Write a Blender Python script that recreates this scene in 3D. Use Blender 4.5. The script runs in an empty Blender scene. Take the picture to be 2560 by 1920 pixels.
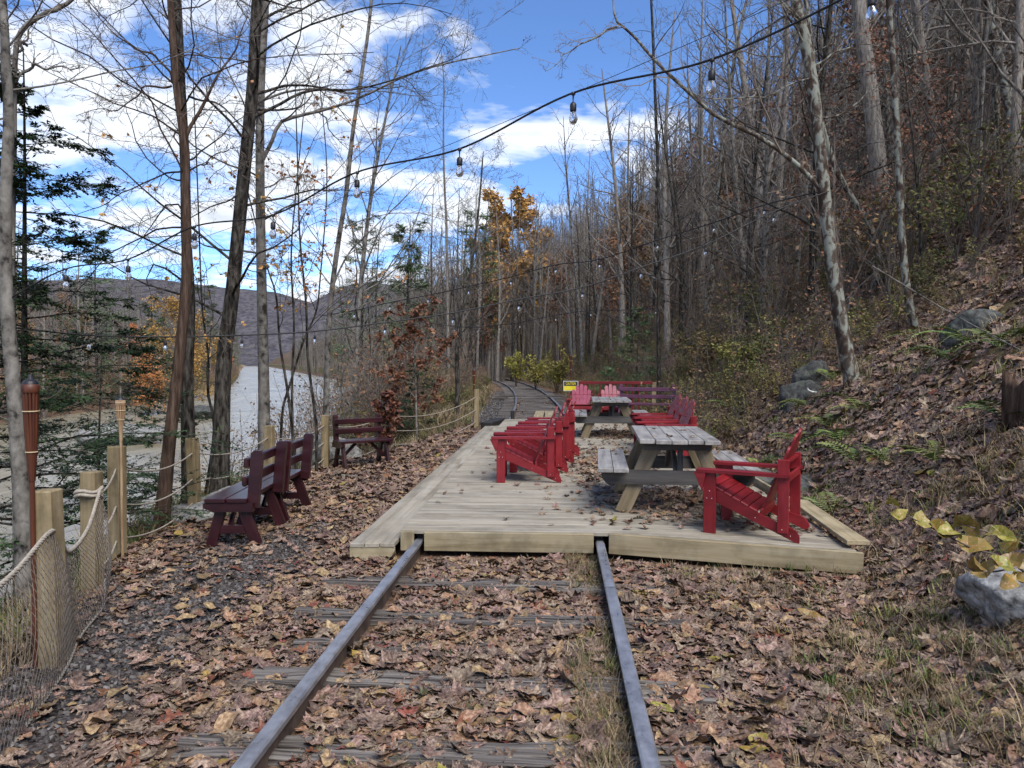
import bpy, math, random
import numpy as np
from mathutils import Vector, Matrix, Euler

# ------------------------------------------------------------------ camera, sky, sun, exposure
SC = bpy.context.scene
COL = SC.collection
FPX = 1900.0                      # focal length in pixels of the 2560 wide photograph
CZ = 1.606                        # eye height
YAW = math.atan(115 / FPX)
PIT = math.atan(53 / FPX)
cd = bpy.data.cameras.new('camera')
cd.sensor_width = 36.0
cd.lens = FPX / 2560 * 36.0
cd.clip_start = 0.05
cd.clip_end = 20000
cam = bpy.data.objects.new('camera', cd)
COL.objects.link(cam)
cam.location = (0, 0, CZ)
cam.rotation_euler = (math.pi / 2 - PIT, 0, YAW)
SC.camera = cam

SUN_AZ, SUN_EL = math.radians(146), math.radians(50)
world = bpy.data.worlds.new('World')
SC.world = world
world.use_nodes = True
SKY_STRENGTH = 0.066
SUN_STRENGTH = 1.5
SC.view_settings.view_transform = 'Standard'
SC.view_settings.look = 'None'
SC.view_settings.gamma = 1.0
SC.view_settings.exposure = 1.8
SC.view_settings.use_curve_mapping = False
SC.cycles.max_bounces = 5
SC.cycles.diffuse_bounces = 2
SC.cycles.glossy_bounces = 2
SC.cycles.transmission_bounces = 4
SC.cycles.caustics_reflective = False
SC.cycles.caustics_refractive = False
SC.cycles.use_adaptive_sampling = True
SC.cycles.adaptive_threshold = 0.03


def build_sky():
    nt = world.node_tree
    nt.nodes.clear()
    N, L = nt.nodes.new, nt.links.new
    out = N('ShaderNodeOutputWorld')
    bg = N('ShaderNodeBackground')
    bg.inputs['Strength'].default_value = SKY_STRENGTH
    sky = N('ShaderNodeTexSky')
    sky.sky_type = 'NISHITA'
    sky.sun_disc = False
    sky.sun_elevation = SUN_EL
    sky.sun_rotation = SUN_AZ
    sky.altitude = 1200
    sky.air_density = 0.8
    sky.dust_density = 0.1
    sky.ozone_density = 4.0
    tc = N('ShaderNodeTexCoord')
    sep = N('ShaderNodeSeparateXYZ')
    L(tc.outputs['Generated'], sep.inputs[0])

    def math_(op, a, b=None):
        n = N('ShaderNodeMath')
        n.operation = op
        for i, v in enumerate((a, b)):
            if v is None:
                continue
            if isinstance(v, (int, float)):
                n.inputs[i].default_value = v
            else:
                L(v, n.inputs[i])
        return n.outputs[0]
    zc = math_('MAXIMUM', sep.outputs[2], 0.0)
    den = math_('ADD', zc, 0.16)
    px = math_('DIVIDE', sep.outputs[0], den)
    py = math_('DIVIDE', sep.outputs[1], den)
    comb = N('ShaderNodeCombineXYZ')
    L(px, comb.inputs[0])
    L(py, comb.inputs[1])
    comb.inputs[2].default_value = 3.7
    n1 = N('ShaderNodeTexNoise')
    n1.inputs['Scale'].default_value = 2.5
    n1.inputs['Detail'].default_value = 5
    n1.inputs['Roughness'].default_value = 0.56
    n1.inputs['Distortion'].default_value = 0.25
    L(comb.outputs[0], n1.inputs['Vector'])
    n2 = N('ShaderNodeTexNoise')           # broad cloud banks and clear lanes
    n2.inputs['Scale'].default_value = 0.75
    n2.inputs['Detail'].default_value = 0
    L(comb.outputs[0], n2.inputs['Vector'])
    broad = math_('MULTIPLY', math_('SUBTRACT', n2.outputs['Fac'], 0.5), 0.5)
    lane = math_('MULTIPLY', math_('ADD', px, 0.35), -0.12)     # the clouds thin out towards the east
    lane = math_('MINIMUM', math_('MAXIMUM', lane, -0.18), 0.06)
    dens = math_('ADD', math_('ADD', n1.outputs['Fac'], broad), lane)
    ramp = N('ShaderNodeValToRGB')
    ramp.color_ramp.elements[0].position = 0.50
    ramp.color_ramp.elements[0].color = (0, 0, 0, 1)
    ramp.color_ramp.elements[1].position = 0.625
    ramp.color_ramp.elements[1].color = (1, 1, 1, 1)
    L(dens, ramp.inputs['Fac'])
    shade = N('ShaderNodeValToRGB')
    shade.color_ramp.elements[0].position = 0.56
    shade.color_ramp.elements[0].color = (5.4, 5.6, 5.9, 1)
    shade.color_ramp.elements[1].position = 0.86
    shade.color_ramp.elements[1].color = (2.7, 3.05, 3.7, 1)
    L(dens, shade.inputs['Fac'])
    tint = N('ShaderNodeMix')
    tint.data_type = 'RGBA'
    tint.blend_type = 'MULTIPLY'
    tint.inputs['Factor'].default_value = 1.0
    tint.inputs['B'].default_value = (0.80, 0.94, 1.10, 1)
    L(sky.outputs[0], tint.inputs['A'])
    mix = N('ShaderNodeMix')
    mix.data_type = 'RGBA'
    L(ramp.outputs['Color'], mix.inputs['Factor'])
    L(tint.outputs['Result'], mix.inputs['A'])
    L(shade.outputs['Color'], mix.inputs['B'])
    L(mix.outputs['Result'], bg.inputs['Color'])
    L(bg.outputs[0], out.inputs['Surface'])


build_sky()
world.cycles.sampling_method = 'NONE'
sd = bpy.data.lights.new('sun', 'SUN')
sd.energy = SUN_STRENGTH
sd.angle = math.radians(45)      # sun spread far wider than its disc to brighten the shade
sd.color = (1.0, 0.93, 0.82)
sun = bpy.data.objects.new('sun', sd)
COL.objects.link(sun)
sv = Vector((math.sin(SUN_AZ) * math.cos(SUN_EL), math.cos(SUN_AZ) * math.cos(SUN_EL), math.sin(SUN_EL)))
sun.rotation_euler = sv.to_track_quat('Z', 'Y').to_euler()
sun.location = (40, -20, 50)

# ------------------------------------------------------------------ layout helpers
rng = np.random.default_rng(7)
random.seed(7)
_R = np.array([math.cos(YAW), math.sin(YAW), 0])
_H = np.array([-math.sin(YAW), math.cos(YAW), 0])
_F = _H * math.cos(PIT) - np.array([0, 0, math.sin(PIT)])
_U = _H * math.sin(PIT) + np.array([0, 0, math.cos(PIT)])
_C = np.array([0, 0, CZ])


def at(px, py, d):
    """survey point: bearing read from the photograph, at distance d"""
    return _C + (_F + _R * (px - 1280) / FPX - _U * (py - 960) / FPX) * d


def on(px, py, z):
    r = _F + _R * (px - 1280) / FPX - _U * (py - 960) / FPX
    return _C + r * ((z - CZ) / r[2])


def in_view(P, m=1.25):
    v = np.asarray(P) - _C
    d = v @ _F
    x = (v @ _R) / np.maximum(d, 1e-6) * FPX / 1280
    y = (v @ _U) / np.maximum(d, 1e-6) * FPX / 960
    return (d > 0.3) & (np.abs(x) < m) & (np.abs(y) < m + 0.1)


def _hash(i, j, s):
    n = (i * 374761393 + j * 668265263 + s * 974634777) & 0x7fffffff
    n = ((n ^ (n >> 13)) * 1274126177) & 0x7fffffff
    return ((n ^ (n >> 16)) & 0xffff) / 65535.0


def vnoise(x, y, s=0):
    x, y = np.asarray(x, float), np.asarray(y, float)
    i, j = np.floor(x).astype(np.int64), np.floor(y).astype(np.int64)
    fx, fy = x - i, y - j
    fx, fy = fx * fx * (3 - 2 * fx), fy * fy * (3 - 2 * fy)
    a, b = _hash(i, j, s), _hash(i + 1, j, s)
    c, d = _hash(i, j + 1, s), _hash(i + 1, j + 1, s)
    return (a + (b - a) * fx) * (1 - fy) + (c + (d - c) * fx) * fy - 0.5


def fbm(x, y, s=0, o=4):
    t, a = 0, 1.0
    for k in range(o):
        t = t + a * vnoise(np.asarray(x) * 2 ** k, np.asarray(y) * 2 ** k, s + k * 17)
        a *= 0.5
    return t


def sstep(a, b, x):
    t = np.clip((np.asarray(x, float) - a) / (b - a), 0, 1)
    return t * t * (3 - 2 * t)


TX = -0.406                       # track centre line


def xc(y):
    y = np.asarray(y, float)
    t = np.clip(y - 12, 0, 138)
    return TX - t * t / 660 - np.maximum(y - 150, 0) * (138 / 330)


WATER_Z = -2.75
_hu = np.array([0, .5, 1, 2, 3, 5, 10, 20, 40, 80, 160, 700.])
_hz = np.array([0, .28, .72, 1.45, 2.1, 3.45, 6.8, 12.8, 21, 33, 50, 62.])


def toe(y):
    y = np.asarray(y, float)
    return 2.0 + 0.85 * sstep(3.0, 7.0, y) + 0.5 * sstep(20, 30, y)


def gz(x, y):
    x, y = np.asarray(x, float), np.asarray(y, float)
    u = x - xc(y)
    # hill on the right
    hu = np.maximum(u - toe(y), 0)
    soft = 1 - 0.45 * (1 - sstep(2.0, 7.0, y)) * (1 - sstep(2, 6, hu))
    hz = np.interp(hu, _hu, _hz) * soft
    hill = hz + fbm(x * .45, y * .45, 3, 4) * 0.75 * sstep(.3, 4, hu) + fbm(x * .05, y * .05, 5, 2) * 3.0 * sstep(8, 40, hu)
    # river bank on the left
    edge = np.interp(y, [-20, 3.8, 6.2, 8.5, 12, 14, 18, 24, 60], [-2.6, -2.75, -3.65, -4.2, -3.85, -3.3, -2.6, -4.4, -6.0])
    edge = edge - TX + 0.4 * vnoise(y * .5, y * 0 + 3, 9)
    du = np.maximum(edge - u, 0)
    bank = -np.interp(du, [0, .4, 1.2, 4.5, 9, 14], [0, .12, .6, 2.9, 3.6, 3.9])
    far = np.maximum(-34.5 - u, 0)
    # far shore climbs again
    bank = np.where(far > 0, -3.9 + np.interp(far, [0, 3, 8, 40, 140, 500], [0, 1.6, 2.9, 6.0, 30, 120]) + fbm(x * .03, y * .03, 8, 3) * 4 * sstep(10, 60, far), bank)
    flat = 0.018 * fbm(x * 1.7, y * 1.7, 1, 3) - 0.10 * sstep(-1.5, -3.6, u) * sstep(4, 8, y)
    flat = flat - 0.05 * np.exp(-((u) / 0.62) ** 4) * sstep(19, 20.5, y)
    return hill + bank + flat


def gzs(x, y):
    return float(gz(np.array([x]), np.array([y]))[0])


# ------------------------------------------------------------------ mesh + object helpers
def mesh(name, v, faces, smooth=False):
    """v (n,3) array; faces: list of (m,k) int arrays"""
    v = np.ascontiguousarray(v, dtype=np.float32)
    me = bpy.data.meshes.new(name)
    if not isinstance(faces, list):
        faces = [faces]
    faces = [np.asarray(f, dtype=np.int32) for f in faces if len(f)]
    me.vertices.add(len(v))
    me.vertices.foreach_set('co', v.ravel())
    li = np.concatenate([f.ravel() for f in faces])
    tot = np.concatenate([np.full(len(f), f.shape[1], np.int32) for f in faces])
    st = np.concatenate([[0], np.cumsum(tot)[:-1]]).astype(np.int32)
    me.loops.add(len(li))
    me.loops.foreach_set('vertex_index', li)
    me.polygons.add(len(tot))
    me.polygons.foreach_set('loop_start', st)
    me.update(calc_edges=True)
    me.polygons.foreach_set('use_smooth', np.full(len(tot), bool(smooth)))
    return me


def put(name, me, mat=None, parent=None, M=None):
    o = bpy.data.objects.new(name, me)
    COL.objects.link(o)
    if mat is not None and me is not None and not me.materials:
        me.materials.append(mat)
    if parent is not None:
        o.parent = parent
    if M is not None:
        o.matrix_basis = M
    return o


def thing(name, label, cat, loc=(0, 0, 0), rz=0.0, group=None, scale=1.0):
    o = bpy.data.objects.new(name, None)
    COL.objects.link(o)
    o.empty_display_size = 0.1
    o.location = loc
    o.rotation_euler = (0, 0, rz)
    o.scale = (scale,) * 3
    return tag(o, label, cat, group)


def tag(o, label, cat, group=None):
    o['label'] = label
    o['category'] = cat
    if group:
        o['group'] = group
    return o


def kind(o, k, label=None, cat=None):
    o['kind'] = k
    if label:
        o['label'] = label
    if cat:
        o['category'] = cat
    return o


def dup(root, label, loc, rz=0.0, scale=1.0, group=None):
    r = root.copy()
    COL.objects.link(r)
    r.location = loc
    r.rotation_euler = (0, 0, rz)
    r.scale = (scale,) * 3
    r['label'] = label
    if group:
        r['group'] = group
    for ch in list(root.children):
        c = ch.copy()
        COL.objects.link(c)
        c.parent = r
        for g in list(ch.children):
            d = g.copy()
            COL.objects.link(d)
            d.parent = c
    return r


_boxes = {}


def cbox(sx, sy, sz, b=0.004):
    """chamfered box centred on the origin; shared between alike pieces"""
    key = (round(sx, 4), round(sy, 4), round(sz, 4), round(b, 4))
    if key in _boxes:
        return _boxes[key]
    h = np.array([sx, sy, sz]) / 2
    b = min(b, h.min() * 0.45)
    V, idx = [], {}
    for ix in (-1, 1):
        for iy in (-1, 1):
            for iz in (-1, 1):
                s = np.array([ix, iy, iz])
                for a in range(3):
                    p = h * s
                    for k in range(3):
                        if k != a:
                            p[k] -= s[k] * b
                    idx[(ix, iy, iz, a)] = len(V)
                    V.append(p.copy())
    q, t = [], []
    for a in range(3):
        c, d = (a + 1) % 3, (a + 2) % 3
        for s in (-1, 1):
            loop = []
            for (p1, p2) in ((-1, -1), (1, -1), (1, 1), (-1, 1)):
                k = [0, 0, 0]
                k[a], k[c], k[d] = s, p1, p2
                loop.append(idx[(k[0], k[1], k[2], a)])
            q.append(loop if s > 0 else loop[::-1])
        for s1 in (-1, 1):
            for s2 in (-1, 1):
                k0, k1 = [0, 0, 0], [0, 0, 0]
                k0[a], k1[a] = -1, 1
                k0[c] = k1[c] = s1
                k0[d] = k1[d] = s2
                loop = [idx[(*k0, c)], idx[(*k1, c)], idx[(*k1, d)], idx[(*k0, d)]]
                q.append(loop if s1 * s2 > 0 else loop[::-1])
    for ix in (-1, 1):
        for iy in (-1, 1):
            for iz in (-1, 1):
                l = [idx[(ix, iy, iz, a)] for a in range(3)]
                t.append(l if ix * iy * iz > 0 else l[::-1])
    me = mesh('piece', np.array(V), [np.array(q), np.array(t)])
    _boxes[key] = me
    return me


def boxm(sx, sy, sz, mat, b=0.004):
    key = (round(sx, 4), round(sy, 4), round(sz, 4), round(b, 4), mat.name)
    if key not in _boxes:
        me = cbox(sx, sy, sz, b).copy()
        me.materials.clear()
        me.materials.append(mat)
        _boxes[key] = me
    return _boxes[key]


def plank(name, c, s, mat, parent=None, rot=(0, 0, 0), b=0.004):
    """box piece with its LONG axis along local x whatever its place (so the grain runs along it)"""
    M = Matrix.Translation(Vector(c)) @ Euler(rot).to_matrix().to_4x4()
    ax = int(np.argmax(s))
    if ax == 1:
        M = M @ Matrix.Rotation(math.pi / 2, 4, 'Z')
        s = (s[1], s[0], s[2])
    elif ax == 2:
        M = M @ Matrix.Rotation(-math.pi / 2, 4, 'Y')
        s = (s[2], s[1], s[0])
    return put(name, boxm(*s, mat, b), None, parent, M)


def beam(name, a, c, w, t, mat, parent=None, side=(0, 1, 0), b=0.004):
    """board from a to c: width w across, thickness t along `side`"""
    a, c = Vector(a), Vector(c)
    X = (c - a)
    ln = X.length
    X.normalize()
    S = Vector(side)
    S = (S - X * S.dot(X)).normalized()
    Z = X.cross(S)
    M = Matrix(((X.x, S.x, Z.x, 0), (X.y, S.y, Z.y, 0), (X.z, S.z, Z.z, 0), (0, 0, 0, 1)))
    M = Matrix.Translation((a + c) / 2) @ M
    return put(name, boxm(ln, t, w, mat, b), None, parent, M)


def prism(prof, t):
    """profile (n,2) in local x,z extruded by thickness t along y, centred"""
    p = np.asarray(prof, float)
    n = len(p)
    v = np.zeros((2 * n, 3))
    v[:n, 0], v[:n, 2], v[:n, 1] = p[:, 0], p[:, 1], -t / 2
    v[n:, 0], v[n:, 2], v[n:, 1] = p[:, 0], p[:, 1], t / 2
    i = np.arange(n)
    j = (i + 1) % n
    q = np.stack([i, j, j + n, i + n], 1)
    me = bpy.data.meshes.new('piece')
    fs = [list(map(int, f)) for f in q] + [list(range(n))[::-1], list(range(n, 2 * n))]
    me.from_pydata(v.tolist(), [], fs)
    bm_fix(me)
    return me


def bm_fix(me):
    import bmesh
    bm = bmesh.new()
    bm.from_mesh(me)
    bmesh.ops.recalc_face_normals(bm, faces=bm.faces)
    bm.to_mesh(me)
    bm.free()


def tubes(P, R, sides=4, cap=False):
    """P (N,k,3) polylines, R (N,k) radii -> verts, quads"""
    P, R = np.asarray(P, float), np.asarray(R, float)
    N, k = P.shape[:2]
    T = np.empty_like(P)
    T[:, 1:-1] = P[:, 2:] - P[:, :-2]
    T[:, 0] = P[:, 1] - P[:, 0]
    T[:, -1] = P[:, -1] - P[:, -2]
    T /= np.maximum(np.linalg.norm(T, axis=2, keepdims=True), 1e-9)
    D = P[:, -1] - P[:, 0]
    D /= np.maximum(np.linalg.norm(D, axis=1, keepdims=True), 1e-9)
    A = np.where((np.abs(D[:, 2]) > .8)[:, None], np.array([1., 0, 0]), np.array([0, 0, 1.]))[:, None, :]
    n1 = np.cross(T, np.broadcast_to(A, T.shape))
    n1 /= np.maximum(np.linalg.norm(n1, axis=2, keepdims=True), 1e-9)
    n2 = np.cross(T, n1)
    a = np.arange(sides) / sides * 2 * math.pi
    V = P[:, :, None] + R[:, :, None, None] * (np.cos(a)[:, None] * n1[:, :, None] + np.sin(a)[:, None] * n2[:, :, None])
    i, j, s = np.meshgrid(np.arange(N), np.arange(k - 1), np.arange(sides), indexing='ij')
    s2 = (s + 1) % sides
    b = (i * k + j) * sides
    f = np.stack([b + s, b + s2, b + sides + s2, b + sides + s], -1).reshape(-1, 4)
    return V.reshape(-1, 3), f


def join(parts):
    """list of (verts, faces (m,k)) -> verts, [faces...]"""
    V, Fs, o = [], {}, 0
    for v, f in parts:
        fl = f if isinstance(f, list) else [f]
        for g in fl:
            g = np.asarray(g)
            if len(g):
                Fs.setdefault(g.shape[1], []).append(g + o)
        V.append(v)
        o += len(v)
    return np.concatenate(V), [np.concatenate(x) for x in Fs.values()]


def resample(pts, n):
    pts = np.asarray(pts, float)
    # Catmull-Rom through the points
    p = np.vstack([2 * pts[0] - pts[1], pts, 2 * pts[-1] - pts[-2]])
    out = []
    for t in np.linspace(0, len(pts) - 1 - 1e-6, n):
        i = int(t)
        f = t - i
        a, b, c, d = p[i], p[i + 1], p[i + 2], p[i + 3]
        out.append(.5 * (2 * b + (c - a) * f + (2 * a - 5 * b + 4 * c - d) * f * f + (3 * b - a - 3 * c + d) * f ** 3))
    return np.array(out)


# ------------------------------------------------------------------ materials
def mat(name, cols, scale=(3, 3, 3), detail=5, rough=.6, bump=.0, bscale=None, rand=.12, spec=.4, metal=0.0,
        hue=.0, pos=None, dist=0.3, sat=1.0, coat=0.0, trans=0.0, rough2=None, bdist=.0025, stain=None):
    m = bpy.data.materials.new(name)
    m.use_nodes = True
    nt = m.node_tree
    N, L = nt.nodes.new, nt.links.new
    b = nt.nodes['Principled BSDF']
    b.inputs['Roughness'].default_value = rough
    b.inputs['Specular IOR Level'].default_value = spec
    b.inputs['Metallic'].default_value = metal
    b.inputs['Coat Weight'].default_value = coat
    if trans:
        b.inputs['Transmission Weight'].default_value = trans
    tc = N('ShaderNodeTexCoord')
    oi = N('ShaderNodeObjectInfo')
    off = N('ShaderNodeVectorMath')
    off.operation = 'MULTIPLY'
    off.inputs[1].default_value = (37, 53, 71)
    L(oi.outputs['Random'], off.inputs[0])
    add = N('ShaderNodeVectorMath')
    L(tc.outputs['Object'], add.inputs[0])
    L(off.outputs[0], add.inputs[1])
    mp = N('ShaderNodeMapping')
    mp.inputs['Scale'].default_value = scale
    L(add.outputs[0], mp.inputs['Vector'])
    if detail == 0:                      # leaf or twig sized pieces: one tone each, chosen per piece
        rp = N('ShaderNodeValToRGB')
        el = rp.color_ramp.elements
        while len(el) < len(cols):
            el.new(.5)
        for e, c, p in zip(el, cols, np.linspace(.1, .9, len(cols))):
            e.position = p
            e.color = (*c, 1)
        f0 = N('ShaderNodeMath')
        f0.operation = 'MULTIPLY'
        f0.inputs[1].default_value = 13.7
        f1 = N('ShaderNodeMath')
        f1.operation = 'FRACT'
        L(oi.outputs['Random'], f0.inputs[0])
        L(f0.outputs[0], f1.inputs[0])
        L(f1.outputs[0], rp.inputs['Fac'])
        hs = N('ShaderNodeHueSaturation')
        hs.inputs['Saturation'].default_value = sat
        mr = N('ShaderNodeMapRange')
        mr.inputs['To Min'].default_value = 1 - rand
        mr.inputs['To Max'].default_value = 1 + rand
        L(oi.outputs['Random'], mr.inputs['Value'])
        L(mr.outputs[0], hs.inputs['Value'])
        L(rp.outputs['Color'], hs.inputs['Color'])
        L(hs.outputs[0], b.inputs['Base Color'])
        nt.nodes.remove(tc)
        return m
    nz = N('ShaderNodeTexNoise')
    nz.inputs['Scale'].default_value = 1.0
    nz.inputs['Detail'].default_value = detail
    nz.inputs['Roughness'].default_value = .62
    nz.inputs['Distortion'].default_value = dist
    L(mp.outputs[0], nz.inputs['Vector'])
    rp = N('ShaderNodeValToRGB')
    el = rp.color_ramp.elements
    pos = pos or list(np.linspace(.3, .7, len(cols)))
    while len(el) < len(cols):
        el.new(.5)
    for e, c, p in zip(el, cols, pos):
        e.position = p
        e.color = (*c, 1)
    L(nz.outputs['Fac'], rp.inputs['Fac'])
    hs = N('ShaderNodeHueSaturation')
    hs.inputs['Saturation'].default_value = sat
    mr = N('ShaderNodeMapRange')
    mr.inputs['To Min'].default_value = 1 - rand
    mr.inputs['To Max'].default_value = 1 + rand
    L(oi.outputs['Random'], mr.inputs['Value'])
    L(mr.outputs[0], hs.inputs['Value'])
    if hue:
        fr = N('ShaderNodeMath')
        fr.operation = 'FRACT'
        mu = N('ShaderNodeMath')
        mu.operation = 'MULTIPLY'
        mu.inputs[1].default_value = 7.31
        L(oi.outputs['Random'], mu.inputs[0])
        L(mu.outputs[0], fr.inputs[0])
        m2 = N('ShaderNodeMapRange')
        m2.inputs['To Min'].default_value = .5 - hue
        m2.inputs['To Max'].default_value = .5 + hue
        L(fr.outputs[0], m2.inputs['Value'])
        L(m2.outputs[0], hs.inputs['Hue'])
    L(rp.outputs['Color'], hs.inputs['Color'])
    L(hs.outputs[0], b.inputs['Base Color'])
    if stain:                            # weathering blotches and knots with a shape of their own
        s1 = N('ShaderNodeTexNoise')
        s1.inputs['Scale'].default_value = stain[0]
        s1.inputs['Detail'].default_value = 4
        s1.inputs['Roughness'].default_value = .65
        L(add.outputs[0], s1.inputs['Vector'])
        s2 = N('ShaderNodeMapRange')
        s2.inputs['From Min'].default_value = .34
        s2.inputs['From Max'].default_value = .56
        s2.inputs['To Min'].default_value = 1 - stain[1]
        s2.inputs['To Max'].default_value = 1.0
        L(s1.outputs['Fac'], s2.inputs['Value'])
        s3 = N('ShaderNodeMix')
        s3.data_type = 'RGBA'
        s3.blend_type = 'MULTIPLY'
        s3.inputs['Factor'].default_value = 1
        L(hs.outputs[0], s3.inputs['A'])
        L(s2.outputs[0], s3.inputs['B'])
        L(s3.outputs['Result'], b.inputs['Base Color'])
    if rough2 is not None:
        m3 = N('ShaderNodeMapRange')
        m3.inputs['From Min'].default_value = .35
        m3.inputs['From Max'].default_value = .65
        m3.inputs['To Min'].default_value = rough
        m3.inputs['To Max'].default_value = rough2
        L(nz.outputs['Fac'], m3.inputs['Value'])
        L(m3.outputs[0], b.inputs['Roughness'])
    if bump:
        src = nz
        if bscale:
            mp2 = N('ShaderNodeMapping')
            mp2.inputs['Scale'].default_value = bscale
            L(add.outputs[0], mp2.inputs['Vector'])
            src = N('ShaderNodeTexNoise')
            src.inputs['Scale'].default_value = 1
            src.inputs['Detail'].default_value = 6
            L(mp2.outputs[0], src.inputs['Vector'])
        bp = N('ShaderNodeBump')
        bp.inputs['Strength'].default_value = bump
        bp.inputs['Distance'].default_value = bdist
        L(src.outputs['Fac'], bp.inputs['Height'])
        L(bp.outputs[0], b.inputs['Normal'])
    return m


LUMBER = mat('pale treated lumber', [(.22, .175, .10), (.32, .265, .165), (.38, .33, .225)], (1.2, 22, 22), 6, .75, .25, rand=.10, spec=.2, stain=(3.5, .35))
DECKW = mat('weathered deck lumber', [(.12, .105, .085), (.27, .24, .185), (.335, .305, .25), (.39, .365, .315)], (.7, 18, 18), 7, .8, .3, rand=.13, spec=.2, pos=[.27, .39, .55, .75], stain=(1.8, .32))
POSTW = mat('post lumber', [(.15, .115, .06), (.255, .20, .115), (.32, .265, .165)], (1.2, 18, 18), 6, .75, .4, rand=.08, spec=.2, stain=(5, .35))
GREYW = mat('grey weathered wood', [(.16, .148, .135), (.30, .285, .268), (.39, .378, .362)], (1.5, 20, 20), 7, .5, .35, rand=.08, stain=(4, .35), spec=.35)
DARKW = mat('dark grey wood', [(.035, .032, .03), (.085, .078, .072), (.13, .12, .11)], (1.5, 18, 18), 6, .7, .3, rand=.12, spec=.3)
BROWNW = mat('brown table leg wood', [(.11, .085, .05), (.20, .155, .095), (.26, .21, .14)], (1.5, 16, 16), 6, .7, .3, rand=.10, spec=.3)
TIEW = mat('old tie wood', [(.018, .015, .014), (.10, .088, .08), (.20, .185, .17)], (1.1, 38, 38), 8, .9, 1.0, rand=.15, spec=.15, pos=[.36, .48, .64], bdist=.015)
CREO = mat('creosoted timber', [(.008, .008, .008), (.022, .02, .019), (.04, .036, .034)], (2, 14, 14), 5, .7, .5, rand=.1)
RED = mat('red chair paint', [(.13, .004, .007), (.20, .006, .010), (.25, .012, .018)], (2, 14, 14), 6, .38, .10, rand=.10, spec=.5, rough2=.6, stain=(7, .22))
PINK = mat('faded magenta chair paint', [(.19, .012, .045), (.26, .024, .068), (.31, .045, .09)], (2, 9, 9), 5, .42, .06, rand=.07, spec=.5)
MAROON = mat('dark maroon paint', [(.016, .0045, .006), (.029, .006, .009), (.048, .013, .016)], (2, 14, 14), 6, .34, .12, rand=.10, spec=.5, stain=(6, .25))
PLUM = mat('plum bench paint', [(.065, .018, .045), (.10, .03, .065), (.13, .045, .085)], (2, 9, 9), 5, .4, .08, rand=.08, spec=.5)
RAILRED = mat('railing red paint', [(.11, .006, .007), (.16, .010, .010), (.20, .022, .02)], (2, 9, 9), 5, .5, .06, rand=.08)
STEEL = mat('rail head steel', [(.16, .16, .175), (.27, .28, .31), (.35, .365, .41)], (14, 5, 14), 7, .26, .2, rand=.03, spec=.7, metal=.35, rough2=.42, stain=(9, .3))
RUST = mat('rail web rust', [(.03, .022, .018), (.075, .052, .04), (.12, .08, .06)], (9, 9, 9), 6, .8, .4, rand=.04)
ROPE = mat('pale rope', [(.17, .145, .115), (.31, .275, .225), (.42, .385, .33)], (60, 60, 60), 4, .85, .5, rand=.06)
NETM = mat('net twine', [(.06, .05, .042), (.125, .105, .088), (.19, .168, .145)], (40, 40, 40), 4, .85, .3, rand=.06)
WIRE = mat('black cable', [(.006, .006, .007), (.012, .012, .013)], (20, 20, 20), 3, .5, rand=.05)
BAMBOO = mat('dark bamboo', [(.03, .009, .006), (.075, .022, .011), (.12, .042, .018)], (28, 28, 2), 5, .45, .2, rand=.1)
BAMBOO2 = mat('pale bamboo', [(.16, .09, .05), (.30, .20, .11), (.40, .29, .18)], (28, 28, 4), 5, .6, .3, rand=.1)
BLACK = mat('black metal', [(.01, .01, .012), (.025, .025, .03)], (10, 10, 10), 4, .45, rand=.05)
BAND = mat('wicker band', [(.40, .30, .17), (.55, .44, .28)], (30, 30, 30), 4, .7, rand=.05)
YELLOW = mat('sign yellow', [(.62, .50, .015), (.72, .60, .03)], (4, 4, 4), 3, .45, rand=.02)
WHITE = mat('sign white', [(.62, .62, .58), (.72, .72, .68)], (4, 4, 4), 3, .5, rand=.02)
ROCK = mat('grey boulder', [(.045, .044, .04), (.17, .168, .16), (.26, .26, .25), (.38, .38, .36)], (17, 17, 17), 9, .9, 1.0, rand=.12, spec=.2, pos=[.3, .45, .58, .72], bdist=.015)
ROCKD = mat('dark slope rock', [(.018, .019, .018), (.05, .052, .05), (.10, .105, .098), (.06, .085, .03)], (11, 11, 11), 9, .9, 1.0, rand=.15, spec=.2, pos=[.3, .45, .6, .72], bdist=.015)
BARK1 = mat('grey bark', [(.06, .052, .045), (.19, .17, .148), (.31, .29, .26)], (26, 26, 4.5), 7, .9, .9, rand=.14, spec=.1, bdist=.015)
BARK2 = mat('dark bark', [(.008, .007, .006), (.032, .028, .024), (.10, .093, .08)], (20, 20, 6), 8, .9, 1.0, rand=.15, spec=.1, pos=[.37, .47, .64], bdist=.015)
BARK3 = mat('red brown bark', [(.025, .015, .011), (.07, .046, .034), (.14, .10, .076)], (34, 34, 4), 7, .9, .9, rand=.10, spec=.1, bdist=.015)
BARK4 = mat('smooth beech bark', [(.025, .022, .02), (.11, .102, .09), (.17, .16, .142), (.25, .236, .21)], (10, 10, 8), 7, .8, .5, rand=.10, spec=.15, pos=[.36, .45, .55, .7], bdist=.015)
LICHEN = mat('lichen bark', [(.045, .032, .025), (.10, .08, .065), (.19, .195, .165), (.25, .265, .225)], (9, 9, 5), 8, .9, .8, rand=.05, spec=.1, pos=[.40, .50, .53, .66], dist=.6, bdist=.015)
TWIG = mat('twigs', [(.095, .08, .068), (.185, .158, .135)], (6, 6, 6), 0, .85, rand=.25, spec=.1)
TWIGL = mat('pale grey twigs', [(.12, .10, .085), (.20, .17, .15)], (6, 6, 6), 0, .85, rand=.25, spec=.1)
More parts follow.
